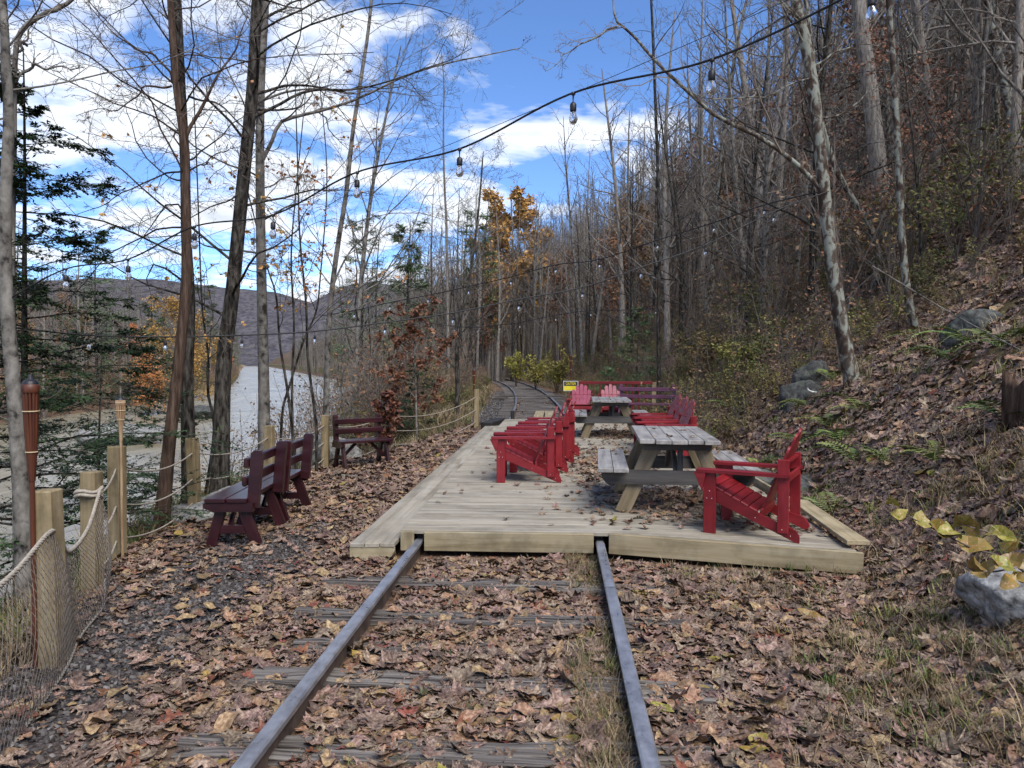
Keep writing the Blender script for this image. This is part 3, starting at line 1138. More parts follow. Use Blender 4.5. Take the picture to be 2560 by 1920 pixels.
# caution sign on the left railing post
sg = thing('caution_sign', 'yellow sign with black CAUTION header on the railing post', 'sign', (.315, 18.70, DZ + .72))
plank('sign_panel', (0, .0, .10), (.36, .006, .245), WHITE, sg, b=.001)
plank('yellow_field', (0, -.005, .045), (.335, .004, .11), YELLOW, sg, b=.001)
plank('black_header', (0, -.005, .157), (.335, .004, .108), BLACK, sg, b=.001)
fc = bpy.data.curves.new('lettering', 'FONT')
fc.body = 'CAUTION'
fc.size = .088
fc.align_x = 'CENTER'
fc.align_y = 'CENTER'
fc.extrude = .001
fc.offset = .0012
tmp = bpy.data.objects.new('lettering', fc)
COL.objects.link(tmp)
bpy.context.view_layer.update()
me = bpy.data.meshes.new_from_object(tmp.evaluated_get(bpy.context.evaluated_depsgraph_get()))
bpy.data.objects.remove(tmp)
me.materials.clear()
put('lettering', me, YELLOW, sg, Matrix.Translation((0, -.0092, .157)) @ Matrix.Rotation(PI / 2, 4, 'X') @ Matrix.Scale(.335 / .46 * .86, 4, (1, 0, 0)))


# ------------------------------------------------------------------ rope fence, net, torches
def rope_mesh(a, c, sag, r=.0085, n=18):
    t = np.linspace(0, 1, n)[:, None]
    P = np.asarray(a) * (1 - t) + np.asarray(c) * t
    P[:, 2] -= sag * 4 * (t * (1 - t))[:, 0]
    v, f = tubes(P[None], np.full((1, n), r), 6)
    return v, f, P


POSTS = [(-2.70, 3.86, .93), (-3.33, 5.22, .86), (-3.76, 6.25, .98), (-4.02, 8.15, .88), (-3.92, 10.1, .85), (-3.74, 12.0, .86), (-3.20, 13.95, .86), (-1.97, 18.3, .96)]


def build_fence():
    f = thing('rope_fence', 'post and rope fence of square timber posts along the river bank', 'fence', (-3.5, 8, 0))
    O = np.array([-3.5, 8, 0])
    tops = []
    for i, (x, y, h) in enumerate(POSTS):
        g = gzs(x, y) - .1
        w = .118 if i == 0 else .112
        o = plank('post', (x - O[0], y - O[1], g + (h + .1) / 2), (w, w, h + .1), POSTW, f, rot=(random.uniform(-.03, .03), random.uniform(-.04, .02), random.uniform(-.12, .12)), b=.008)
        tops.append((x, y, g + .1, h))
    for a, b in zip(tops[1:-1], tops[2:]):
        for k in (.82, .5, .2):
            v, q, _ = rope_mesh((a[0], a[1], a[2] + a[3] * k), (b[0], b[1], b[2] + b[3] * k), .05 + .03 * math.hypot(a[0] - b[0], a[1] - b[1]))
            put('rope', mesh('rope', v - O, q, True), ROPE, f)
    # knot on the second post
    a = tops[1]
    th = np.linspace(0, 4.2 * PI, 40)
    P = np.stack([a[0] + .085 * np.cos(th) - .02, a[1] + .085 * np.sin(th), a[2] + .68 + .012 * th / 3 + .01 * np.sin(th * 3)], 1)
    v, q = tubes(P[None], np.full((1, 40), .014), 6)
    put('rope_knot', mesh('rope_knot', v - O, q, True), ROPE, f)


build_fence()


def build_net():
    # top rope and bottom edge of the cargo net, from the second post towards the viewer
    top = resample([(-3.24, 5.18, .70), (-3.06, 4.75, .52), (-2.86, 4.25, .50), (-2.66, 3.84, .72), (-2.42, 3.2, .66), (-2.20, 2.45, .62), (-2.0, 1.6, .70)], 40)
    bot = resample([(-3.10, 5.0, .12), (-2.94, 4.72, .04), (-2.76, 4.2, .02), (-2.55, 3.76, .02), (-2.32, 3.15, .02), (-2.08, 2.45, .02), (-1.9, 1.6, .02)], 40)
    nt_ = thing('rope_net', 'knotted grey rope net hung along the fence at the left edge', 'net', (-2.7, 3.8, 0))
    O = np.array([-2.7, 3.8, 0])
    d = np.concatenate([[0], np.cumsum(np.linalg.norm(np.diff(top, axis=0), axis=1))])
    Ln = d[-1]

    def surf(s, t):
        i = np.interp(s, d, np.arange(40))
        k = np.clip(i.astype(int), 0, 38)
        w = (i - k)[:, None]
        A = top[k] * (1 - w) + top[k + 1] * w
        B = bot[k] * (1 - w) + bot[k + 1] * w
        p = A * (1 - t[:, None]) + B * t[:, None]
        p[:, 0] += .05 * np.sin(t * 3.1) * (1 + .6 * np.sin(s * 4))
        return p
    cell = .046
    lines = []
    nt = 13
    tt = np.linspace(0, 1, nt)
    for s0 in np.arange(-1.3, Ln + 1.3, cell):
        for sg_ in (-1, 1):
            s = s0 + sg_ * tt * .42
            ok = (s >= 0) & (s <= Ln)
            if ok.sum() < 2:
                continue
            ii = np.where(ok)[0]
            P = surf(s[ii], tt[ii])
            if len(P) < nt:
                P = resample(P, nt) if len(P) > 1 else P
            lines.append(P)
    lines = np.array(lines)
    v, q = tubes(lines, np.full(lines.shape[:2], .0019), 3)
    put('mesh_twine', mesh('mesh_twine', v - O, q), NETM, nt_)
    # laid rope: three twisted strands
    for nm, cv, rad in (('top_rope', top, .0115), ('bottom_rope', bot, .008)):
        C = resample(cv, 260)
        s = np.linspace(0, 1, 260)
        T = np.gradient(C, axis=0)
        T /= np.linalg.norm(T, axis=1, keepdims=True)
        n1 = np.cross(T, [0, 0, 1.])
        n1 /= np.linalg.norm(n1, axis=1, keepdims=True)
        n2 = np.cross(T, n1)
        st = []
        for k in range(3):
            a = s * 2 * PI * 42 + k * 2 * PI / 3
            st.append(C + rad * .62 * (np.cos(a)[:, None] * n1 + np.sin(a)[:, None] * n2))
        v, q = tubes(np.array(st), np.full((3, 260), rad * .62), 5)
        put(nm, mesh(nm, v - O, q, True), ROPE, nt_)


build_net()


def lathe(prof, n=14):
    p = np.asarray(prof, float)
    a = np.arange(n) / n * 2 * PI
    V = np.stack([p[:, None, 0] * np.cos(a), p[:, None, 0] * np.sin(a), np.broadcast_to(p[:, None, 1], (len(p), n))], -1).reshape(-1, 3)
    i, j = np.meshgrid(np.arange(len(p) - 1), np.arange(n), indexing='ij')
    b, c = i * n + j, i * n + (j + 1) % n
    return V, np.stack([b, c, c + n, b + n], -1).reshape(-1, 4)


def torch(label, x, y, z0, ztop, s=1.0, pale=False):
    t = thing('tiki_torch', label, 'torch', (x, y, z0), 0, 'garden torches')
    H = (ztop - z0)
    m1 = BAMBOO2 if pale else BAMBOO
    body = .55 * s if not pale else .26 * s
    zb = H - body
    # split bamboo staves around the basket
    n = 12
    w_ = s * .66
    for k in range(n):
        a = k / n * 2 * PI
        if pale:
            pr = [(.012, -.12), (.018, 0), (.052, body * .45), (.055, body * .92)]
        else:
            pr = [(.014, 0), (.022, body * .15), (.042, body * .55), (.052, body * .93)]
        P = np.array([[p[0] * w_ * math.cos(a), p[0] * w_ * math.sin(a), zb + p[1]] for p in pr])
        v, q = tubes(resample(P, 7)[None], np.full((1, 7), .0135 * w_), 6)
        put('stave', mesh('stave', v, q, True), m1, t)
    v, q = tubes(np.array([[[0, 0, 0], [0, 0, zb * .5], [0, 0, zb + .06]]]), np.full((1, 3), .014 * s), 8)
    put('pole', mesh('pole', v, q, True), m1, t)
    for f in ((.30, .72) if not pale else (.25, .6, .9)):
        rr = np.interp(f, [0, .15, .55, .93], [.03, .037, .057, .068]) * w_ if not pale else np.interp(f, [0, .45, .92], [.034, .067, .07]) * w_
        a = np.linspace(0, 2 * PI, 25)
        P = np.stack([rr * np.cos(a), rr * np.sin(a), np.full(25, zb + body * f)], 1)
        v, q = tubes(P[None], np.full((1, 25), .006 * w_), 5)
        put('binding', mesh('binding', v, q, True), BAND, t)
    v, q = lathe([(.068 * w_, H - .045), (.071 * w_, H - .04), (.071 * w_, H - .005), (.062 * w_, H)], 18)
    put('collar', mesh('collar', v, q, True), BAMBOO if not pale else BAMBOO2, t)
    v, q = lathe([(.0, H + .055 * s), (.016 * w_, H + .055 * s), (.018 * w_, H + .03 * s), (.045 * w_, H + .022 * s), (.062 * w_, H + .01 * s), (.066 * w_, H - .01 * s)], 18)
    put('oil_canister', mesh('oil_canister', v, q, True), BLACK, t)


p_ = at(76, 960, 3.95)
torch('dark red bamboo torch at the left edge beside the thick fence post', p_[0], p_[1], gzs(p_[0], p_[1]), p_[2], .92)
p_ = at(301, 1000, 6.35)
torch('small pale woven bamboo torch behind the third fence post', p_[0], p_[1], gzs(p_[0], p_[1]), p_[2], .85, True)
p_ = at(969, 982, 14.2)
torch('small pale bamboo torch at the fence post by the bench', p_[0], p_[1], gzs(p_[0], p_[1]), p_[2], .9, True)
p_ = at(1185, 924, 18.6)
torch('dark red bamboo torch on the last rope fence post', p_[0], p_[1], gzs(p_[0], p_[1]), p_[2], .95)
p_ = at(1427, 888, 19.2)
torch('dark red bamboo torch standing behind the yellow sign', p_[0], p_[1], gzs(p_[0], p_[1]), p_[2], .95)


# ------------------------------------------------------------------ strings of lights
def light_string(label, pts, bulbs, support=False, n=90, scale=1.0):
    pts = np.asarray(pts)
    C = resample(pts, n)
    t = thing('string_lights', label, 'string lights', tuple(C[n // 2]), 0, 'strings of bulbs over the deck')
    O = C[n // 2]
    v, q = tubes(C[None], np.full((1, n), .0042 * scale), 5)
    put('cable', mesh('cable', v - O, q, True), WIRE, t)
    if support:
        tt = np.linspace(0, 1, 30)[:, None]
        P = C[0] * (1 - tt) + C[-1] * tt
        P[:, 2] += .02 - .35 * 4 * (tt * (1 - tt))[:, 0] * .35
        v, q = tubes(P[None], np.full((1, 30), .0015), 4)
        put('support_wire', mesh('support_wire', v - O, q, True), WIRE, t)
    for b in bulbs:
        i = b * (n - 1)
        k = min(int(i), n - 2)
        p = C[k] * (1 - i + k) + C[k + 1] * (i - k) - O
        a = random.uniform(0, 6)
        tilt = Matrix.Rotation(random.uniform(-.1, .1), 4, 'X')
        M = Matrix.Translation(Vector(p)) @ tilt
        so = put('socket', sock_me, None, t, M)
        g = bpy.data.objects.new('bulb', bulb_me)
        COL.objects.link(g)
        g.parent = so
        fl = bpy.data.objects.new('filament', fil_me)
        COL.objects.link(fl)
        fl.parent = so


v1, q1 = lathe([(.0, .004), (.010, .003), (.012, -.008), (.004, -.016), (.0032, -.045), (.012, -.050), (.0165, -.058), (.0165, -.088), (.014, -.094), (.0, -.094)], 10)
sock_me = mesh('socket', v1, q1, True)
sock_me.materials.append(BLACK)
v1, q1 = lathe([(.011, -.092), (.0135, -.100), (.022, -.122), (.0225, -.134), (.017, -.150), (.008, -.157), (.0, -.158)], 12)
bulb_me = mesh('bulb', v1, q1, True)
bulb_me.materials.append(GLASS)
a_ = np.linspace(0, 2.6 * PI, 14)
v1, q1 = tubes(np.stack([.006 * np.cos(a_), .006 * np.sin(a_), np.linspace(-.096, -.14, 14)], 1)[None], np.full((1, 14), .0008), 3)
fil_me = mesh('filament', v1, q1)
fil_me.materials.append(BAND)


def pxs(L_):
    return [at(a, b, d) for a, b, d in L_]


def frac(n):
    return [(i) / (n - 1) for i in range(n)]


S1 = pxs([(2510, -230, 2.6), (2178, -40, 3.1), (1780, 148, 3.45), (1433, 232, 3.85), (1149, 372, 4.2), (893, 430, 4.55), (683, 537, 4.9), (486, 566, 5.25), (320, 648, 5.5), (165, 672, 5.75), (27, 745, 5.9)])
light_string('string of clear bulbs nearest the viewer, crossing high over the track', S1, [i / 10 for i in range(1, 11)], True, scale=1.35)
S2 = pxs([(2072, 478, 10.8), (1936, 528, 10.6), (1764, 612, 10.4), (1603, 668, 10.2), (1457, 718, 10.0), (1298, 748, 9.8), (1133, 782, 9.6), (963, 806, 9.3), (787, 828, 9.0), (605, 838, 8.6), (413, 842, 8.2), (222, 838, 7.8), (25, 818, 7.4)])
light_string('string of clear bulbs from the lichen covered tree across the deck middle', S2, [i / 12 for i in range(1, 12)], scale=2.0)
S3 = pxs([(2062, 476, 11.0), (1912, 512, 11.4), (1786, 556, 11.8), (1645, 600, 12.2), (1500, 648, 12.6), (1390, 662, 13.0), (1278, 692, 13.4), (1172, 716, 13.8), (1071, 738, 14.2), (975, 756, 14.6), (886, 776, 15.0), (800, 790, 15.4)])
light_string('string of clear bulbs behind the middle one, rising to the same tree', S3, [i / 11 for i in range(1, 11)], scale=2.1)
S4 = pxs([(1640, 770, 19), (1560, 775, 19.2), (1478, 776, 19.5), (1390, 788, 19.8), (1300, 806, 20), (1250, 812, 20.2), (1195, 818, 20.4), (1137, 816, 20.6), (1080, 808, 20.8), (1020, 800, 21)])
light_string('farthest string of small bulbs beyond the deck railing', S4, [i / 9 for i in range(0, 10)], scale=2.4)

# ------------------------------------------------------------------ trees
def kids(P, R, n, t0, t1, ang, lr, k, wig, up, rr, rmin, fall=.55, flat=1.0, asd=.18):
    """n child branches on every polyline of P (N,K,3): all at once"""
    N, K = P.shape[:2]
    t = t0 + (t1 - t0) * (np.arange(n)[None] + rng.random((N, n))) / n
    f = t * (K - 1)
    i = np.clip(f.astype(int), 0, K - 2)
    w = (f - i)[..., None]
    rows = np.arange(N)[:, None]
    A, B = P[rows, i], P[rows, i + 1]
    base = A * (1 - w) + B * w
    T = B - A
    T /= np.maximum(np.linalg.norm(T, axis=-1, keepdims=True), 1e-9)
    rv = rng.normal(size=T.shape)
    rv -= (rv * T).sum(-1, keepdims=True) * T
    rv /= np.maximum(np.linalg.norm(rv, axis=-1, keepdims=True), 1e-9)
    an = ang + rng.normal(size=t.shape) * asd
    d = np.cos(an)[..., None] * T + np.sin(an)[..., None] * rv
    d[..., 2] *= flat
    d /= np.linalg.norm(d, axis=-1, keepdims=True)
    pl = np.linalg.norm(np.diff(P, axis=1), axis=2).sum(1)
    ln = pl[:, None] * lr * (1 - fall * t) * rng.uniform(.6, 1.25, t.shape)
    rb = (R[rows, i] * (1 - w[..., 0]) + R[rows, i + 1] * w[..., 0]) * rr
    rb = np.maximum(rb, rmin)
    pts = [base]
    c = base.copy()
    for s in range(k):
        d = d + rng.normal(size=d.shape) * wig
        d[..., 2] += up
        d /= np.linalg.norm(d, axis=-1, keepdims=True)
        c = c + d * (ln / k)[..., None]
        pts.append(c)
    Pn = np.stack(pts, 2).reshape(N * n, k + 1, 3)
    tp = np.linspace(1, .18, k + 1)
    Rn = np.maximum(rb.reshape(-1, 1) * tp, rmin * .55)
    return Pn, Rn


def leafcards(P, n, size, spread=.0, droop=.0, aspect=.55):
    """small folded leaves (two triangles each) along the polylines"""
    N, K = P.shape[:2]
    t = rng.uniform(.15, 1, (N, n)) * (K - 1)
    i = np.clip(t.astype(int), 0, K - 2)
    w = (t - i)[..., None]
    rows = np.arange(N)[:, None]
    b = (P[rows, i] * (1 - w) + P[rows, i + 1] * w).reshape(-1, 3)
    b = b + rng.normal(size=b.shape) * spread
    m = len(b)
    a = rng.normal(size=(m, 3))
    a[:, 2] = a[:, 2] * .6 - droop
    a /= np.linalg.norm(a, axis=1, keepdims=True)
    s = np.cross(a, rng.normal(size=(m, 3)))
    s /= np.maximum(np.linalg.norm(s, axis=1, keepdims=True), 1e-9)
    u = np.cross(a, s)
    L_ = (size * rng.uniform(.6, 1.3, m))[:, None]
    W = L_ * aspect * .5
    V = np.stack([b, b + a * L_ * .5 + s * W + u * W * .35, b + a * L_, b + a * L_ * .5 - s * W + u * W * .35], 1)
    o = np.arange(m)[:, None] * 4
    return V.reshape(-1, 3), np.concatenate([o + [[0, 1, 2]], o + [[0, 2, 3]]])


def sprays(P, n, size, width=.28):
    """flat needle sprays: a tapering comb of narrow leaflets lying in the plane of the branch"""
    N, K = P.shape[:2]
    t = (np.arange(n)[None] + rng.random((N, n))) / n * (K - 1)
    i = np.clip(t.astype(int), 0, K - 2)
    w = (t - i)[..., None]
    rows = np.arange(N)[:, None]
    b = (P[rows, i] * (1 - w) + P[rows, i + 1] * w).reshape(-1, 3)
    T = (P[rows, i + 1] - P[rows, i]).reshape(-1, 3)
    T /= np.maximum(np.linalg.norm(T, axis=1, keepdims=True), 1e-9)
    S = np.cross(T, [0, 0, 1.])
    S /= np.maximum(np.linalg.norm(S, axis=1, keepdims=True), 1e-9)
    sg = np.where(rng.random(len(b)) < .5, -1, 1)[:, None]
    a = T * .65 + S * sg * .8 + rng.normal(size=b.shape) * .22
    a[:, 2] -= .12
    a /= np.linalg.norm(a, axis=1, keepdims=True)
    p = np.cross(a, np.array([0, 0, 1.]) + rng.normal(size=b.shape) * .3)
    p /= np.maximum(np.linalg.norm(p, axis=1, keepdims=True), 1e-9)
    L_ = (size * rng.uniform(.5, 1.3, len(b)))[:, None]
    W = L_ * width * .5
    V = np.stack([b, b + a * L_ * .55 + p * W, b + a * L_, b + a * L_ * .55 - p * W], 1)
    o = np.arange(len(b))[:, None] * 4
    return V.reshape(-1, 3), (o + [[0, 1, 2, 3]])


def trunk_line(h, lean=.02, wob=.012, k=12):
    z = np.linspace(0, h, k + 1)
    P = np.zeros((k + 1, 3))
    P[:, 2] = z
    ph = rng.uniform(0, 6, 4)
    P[:, 0] = lean * z * rng.normal() + wob * h * np.sin(z / h * 4 + ph[0]) - wob * h * math.sin(ph[0])
    P[:, 1] = lean * z * rng.normal() + wob * h * np.sin(z / h * 5 + ph[1]) - wob * h * math.sin(ph[1])
    return P


def hardwood(P0, r0, spec, limbs=None, rtop=.25, sides=8, flare=1.35):
    """returns (trunk mesh parts, crown parts, finest polylines)"""
    K = len(P0)
    t = np.linspace(0, 1, K)
    R0 = r0 * (1 - (1 - rtop) * t)
    R0 = R0 * (1 + (flare - 1) * np.exp(-t * 22))
    R0[-1] *= .5
    tr = [tubes(P0[None], R0[None], sides)]
    s1 = spec[0]
    P1, R1 = kids(P0[None], R0[None], *s1)
    tr.append(tubes(P1, R1, 5))
    if limbs:
        for lp, lr_ in limbs:
            lr_ = lr_ * .62
            q = resample(lp, P1.shape[1])
            q[1:-1] += rng.normal(size=q[1:-1].shape) * .02
            P1 = np.concatenate([P1, q[None]])
            R1 = np.concatenate([R1, (lr_ * np.linspace(1, .22, P1.shape[1]))[None]])
            tr.append(tubes(resample(q, 18)[None], (lr_ * np.linspace(1, .2, 18))[None], 6))
    cr = []
    P, R = P1, R1
    for s in spec[1:]:
        P, R = kids(P, R, *s)
        cr.append(tubes(P, R, 3))
    return tr, cr, P


def plant(name, label, cat, base, tr, cr, bark, twig, group=None, leaves=None, leafmat=None):
    t = thing(name, label, cat, tuple(base), 0, group)
    v, f = join(tr)
    put('trunk', mesh('trunk', v - base, f, True), bark, t)
    v, f = join(cr)
    c = put('crown', mesh('crown', v - base, f, False), twig, t)
    if leaves is not None:
        v, f = leaves
        put('foliage', mesh('foliage', v - base, f, False), leafmat, c)
    return t


def spec_hero(n1=14, ang=1.0, l1=.32, t0=.3, tw=6, rmin=.0019, up=.04):
    #        n,  t0,  t1, ang, lr, k, wig, up, rr, rmin
    return [(int(n1 * 1.25), t0 - .02, .97, ang + .12, l1 * 1.05, 9, .17, up - .035, .23, .006, .45),
            (9, .15, 1, .8, .38, 6, .20, .01, .5, .0038, .55, .7),
            (tw, .12, 1, .75, .42, 5, .22, .0, .55, rmin * 1.3, .55, .75),
            (5, .15, 1, .7, .48, 3, .22, .0, .6, rmin, .55, .8)]


BANK = 'bare trees on the river bank'


def hero(name, label, px, d, r0, spec, bark, twig=TWIG, up_to=13, limbs=None, leaves=None, leafmat=None, rtop=.3, depth_lean=0.0, flare=1.5, group=BANK):
    pts = [at(a, b, d + depth_lean * k) for k, (a, b) in enumerate(px)]
    pts = [np.array(p) for p in pts]
    g = gzs(pts[0][0], pts[0][1])
    b = pts[0].copy()
    b[2] = min(g - .12, b[2])
    r0 = r0 * .72
    up_to = min(up_to, 9.5 + max(d - 9, 0) * .35)
    pts = [b] + pts[1:] if pts[0][2] - g < .6 else [b] + pts
    dirn = pts[-1] - pts[-2]
    dirn /= np.linalg.norm(dirn)
    while pts[-1][2] < up_to:
        dirn = dirn * .8 + np.array([rng.normal() * .06, rng.normal() * .06, .25])
        dirn /= np.linalg.norm(dirn)
        pts.append(pts[-1] + dirn * 1.6)
    P0 = resample(pts, 30)
    L_ = [([at(a, b2, dd) for a, b2, dd in lp], lr_) for lp, lr_ in (limbs or [])]
    tr, cr, fin = hardwood(P0, r0, spec, L_, rtop, 10, flare)
    lv = None
    if leaves:
        idx = rng.permutation(len(fin))[:leaves[0]]
        lv = leafcards(fin[idx], leaves[1], leaves[2], .01, .5, .7)
    return plant(name, label, 'tree', b, tr, cr, bark, twig, group, lv, leafmat)


hero('bare_tree', 'slim red brown tree with leaning trunk just behind the rope fence', [(399, 1316), (422, 1120), (445, 926), (466, 700), (464, 500), (462, 370), (440, 200), (430, 60), (424, -60)], 8.0, .092,
     spec_hero(13, 1.05, .30, .35), BARK3, up_to=12,
     limbs=[([(464, 345, 8), (505, 265, 8.1), (545, 190, 8.2), (590, 130, 8.3), (620, 40, 8.4)], .035), ([(430, 215, 8), (360, 222, 7.9), (300, 270, 7.8), (190, 290, 7.6)], .02), ([(430, 205, 8), (400, 150, 7.9), (330, 120, 7.7), (270, 60, 7.6), (190, -20, 7.5)], .022)])
hero('bare_tree', 'straight dark grey trunk crossing behind the red brown tree', [(478, 1240), (470, 1080), (468, 926), (474, 760), (466, 600), (462, 400), (452, 200), (444, 0), (440, -80)], 9.0, .112,
     spec_hero(15, 1.05, .30, .3), BARK2, up_to=13,
     limbs=[([(470, 240, 9), (560, 270, 9.1), (640, 360, 9.2), (700, 380, 9.3)], .022), ([(466, 420, 9), (390, 440, 8.8), (300, 490, 8.6), (180, 540, 8.3)], .022), ([(464, 430, 9), (540, 390, 9.3), (600, 370, 9.4)], .02)])
hero('bare_tree', 'stout leaning dark tree with flared base behind the fence', [(548, 1262), (553, 1120), (560, 900), (580, 740), (607, 463), (630, 230), (641, 20), (646, -80)], 9.6, .150,
     spec_hero(15, 1.0, .32, .3), BARK2, up_to=14,
     limbs=[([(632, 235, 9.6), (720, 212, 9.8), (860, 222, 10.0), (1010, 215, 10.2)], .035), ([(638, 290, 9.6), (760, 232, 9.8), (900, 215, 10.0), (1050, 175, 10.2), (1180, 120, 10.3)], .035), ([(640, 60, 9.6), (720, 10, 9.8), (800, -20, 10)], .035), ([(612, 470, 9.6), (500, 530, 9.2), (430, 600, 9.0)], .02)], rtop=.4)
hero('bare_tree', 'smooth grey beech trunk forking beside the stout leaning tree', [(662, 1215), (660, 1000), (656, 800), (652, 600), (650, 400), (652, 220), (662, 40), (668, -60)], 11.0, .115,
     spec_hero(14, 1.0, .32, .28), BARK4, up_to=14, rtop=.45,
     limbs=[([(656, 400, 11), (690, 330, 11.1), (750, 285, 11.2), (860, 258, 11.4), (1000, 205, 11.6), (1160, 150, 11.8), (1300, 120, 12)], .055), ([(660, 250, 11), (740, 225, 11.2), (850, 232, 11.4), (960, 230, 11.6), (1080, 240, 11.8)], .03), ([(660, 470, 11), (760, 440, 11.2), (860, 495, 11.4)], .02)],
     leaves=(40, 2, .07), leafmat=ORANGE)
hero('bare_tree', 'slender forked tree rising in front of the river behind the far bench', [(815, 1050), (818, 900), (826, 760), (845, 610), (866, 480), (882, 330), (905, 180), (925, 40)], 12.6, .075,
     spec_hero(14, .75, .36, .25, up=.05), BARK4, TWIGL, up_to=11, flare=1.2,
     limbs=[([(826, 740, 12.6), (870, 640, 12.7), (940, 560, 12.8), (1040, 470, 13), (1110, 380, 13.2)], .03), ([(824, 780, 12.6), (900, 720, 12.7), (1000, 640, 12.9), (1060, 500, 13.1), (1100, 440, 13.2)], .03)])
for k, (lb, px, d, r) in enumerate((
        ('thin dark sapling leaning left between the beech and the far bench', [(790, 1060), (770, 900), (765, 760), (750, 600), (745, 450)], 11.6, .035),
        ('thin dark sapling with many stems right beside the grey beech', [(745, 1100), (722, 1000), (700, 860), (690, 740), (660, 640)], 11.0, .032),
        ('thin upright sapling between the beech and the slender forked tree', [(735, 1110), (730, 980), (735, 820), (728, 640), (740, 480)], 11.3, .03),
        ('crooked thin sapling leaning right behind the paired benches', [(700, 1130), (705, 1040), (725, 960), (760, 850), (790, 780), (800, 700)], 11.5, .03),
        ('small multi stemmed sapling between the stout tree and the beech', [(505, 1180), (535, 1080), (520, 980), (520, 880), (505, 760)], 10.2, .03))):
    hero('bare_sapling', lb, px, d, r, spec_hero(6, .7, .34, .4, 3), BARK2, up_to=4.5, flare=1.2, leaves=(90 if k < 3 else 30, 2, .065), leafmat=ORANGE, group='saplings on the river bank')
hero('bare_tree', 'pale birch like trunk with black scars at the left edge', [(66, 1400), (48, 1150), (28, 900), (14, 700), (14, 500), (22, 300), (14, 150), (6, 0)], 5.9, .085,
     spec_hero(9, 1.0, .26, .4, 5), BARK4, up_to=9, flare=1.3)
hero('bare_tree', 'grey stem with a broken branch stub near the left edge', [(40, 1150), (34, 900), (30, 640), (34, 400), (38, 140), (60, 70), (120, 30), (190, -10)], 7.2, .05,
     spec_hero(8, 1.0, .26, .5, 5), BARK1, up_to=9,
     limbs=[([(34, 230, 7.2), (70, 178, 7.2), (130, 168, 7.2), (212, 167, 7.2)], .03), ([(36, 130, 7.2), (70, 100, 7.2), (85, 56, 7.2)], .028)])


# evergreens
def conifer(P0, r0, nb, lb, n2, ns, size, droop=-.05, t0=.08, fall=.75, width=.3, flat=.35, ang=1.35):
    K = len(P0)
    R0 = r0 * np.linspace(1, .12, K)
    tr = [tubes(P0[None], R0[None], 8)]
    P1, R1 = kids(P0[None], R0[None], nb, t0, .98, ang, lb, 6, .07, droop, .32, .004, fall, 1.0, .12)
    tr.append(tubes(P1, R1, 4))
    P2, R2 = kids(P1, R1, n2, .22, 1, .8, .40, 4, .10, -.01, .5, .002, .6, flat)
    cr = [tubes(P2, R2, 3)]
    al = np.concatenate([P2, P1[:, 2:]] if P2.shape[1] == P1.shape[1] - 2 else [P2])
    P3, R3 = kids(P2, R2, 4, .2, 1, .7, .5, 2, .1, -.01, .6, .0012, .4, flat)
    lv = join([sprays(P2, ns, size, width), sprays(P3, max(ns // 2, 3), size, width)])
    return tr, cr, lv


def put_conifer(name, label, base, h, r0, group=None, needle=NEEDLE, **kw):
    P0 = trunk_line(h, .01, .006) + np.asarray(base)
    tr, cr, lv = conifer(P0, r0, **kw)
    return plant(name, label, 'tree', np.asarray(base, float), tr, cr, BARK2, TWIG, group, lv, needle)


EV = 'evergreens'
p = at(78, 1150, 7.6)
b_ = np.array([p[0], p[1], gzs(p[0], p[1]) - .1])
put_conifer('hemlock_tree', 'dark green hemlock with drooping flat sprays at the left', b_, 5.6, .05, EV, nb=66, lb=.33, n2=13, ns=22, size=.048, t0=.10, width=.34)
p = at(-130, 1100, 6.6)
b_ = np.array([p[0], p[1], gzs(p[0], p[1]) - .1])
put_conifer('hemlock_tree', 'hemlock branches reaching in low from beyond the left edge', b_, 5, .06, EV, nb=46, lb=.42, n2=13, ns=22, size=.048, t0=.1, width=.34)
p = at(245, 1080, 10.5)
b_ = np.array([p[0], p[1], gzs(p[0], p[1]) - .1])
put_conifer('hemlock_tree', 'young hemlock low over the water behind the woven torch', b_, 3.6, .03, EV, nb=44, lb=.46, n2=13, ns=20, size=.052, t0=.2, fall=.5, width=.36)
p = at(1042, 1075, 19.0)
put_conifer('hemlock_tree', 'small dark young hemlock behind the last span of rope fence', (p[0], p[1], gzs(p[0], p[1]) - .05), 2.0, .03, EV, nb=40, lb=.42, n2=8, ns=8, size=.06, t0=.03)
p = at(1592, 930, 24)
put_conifer('pine_tree', 'feathery young green pine on the slope behind the railing', (p[0], p[1], gzs(p[0], p[1]) - .05), 3.4, .03, EV, PINEN, nb=44, lb=.36, n2=8, ns=9, size=.11, t0=.03, width=.16)
p = at(1520, 940, 23)
put_conifer('pine_tree', 'low green pine seedling left of the feathery young pine', (p[0], p[1], gzs(p[0], p[1]) - .05), 1.5, .02, EV, PINEN, nb=30, lb=.5, n2=7, ns=8, size=.11, t0=.03, width=.16)
for lb, px_, d, h in (('tall pale green pine standing where the river bank bends', 905, 62, 17), ('pale green pine right behind the red leaved oak sapling', 1020, 48, 12), ('thin pine with bluish crown beside the bend of the track', 1190, 66, 15)):
    p = at(px_, 950, d)
    put_conifer('pine_tree', lb, (p[0], p[1], gzs(p[0], p[1]) - .1), h, .16, EV, PINEN, nb=46, lb=.24, n2=7, ns=6, size=.42, t0=.28, width=.16, droop=.03)
for lb, px_, d, h in (('tall green pine among bare trees across the river', 245, 74, 17), ('green pine across the river behind the crossing trunks', 520, 96, 17), ('lower green pine on the far bank by the orange tree', 380, 82, 12)):
    p = at(px_, 950, d)
    put_conifer('pine_tree', lb, (p[0], p[1], gzs(p[0], p[1]) - .1), h, .16, EV, PINEN, nb=46, lb=.24, n2=7, ns=6, size=.42, t0=.15, width=.16, droop=.03)

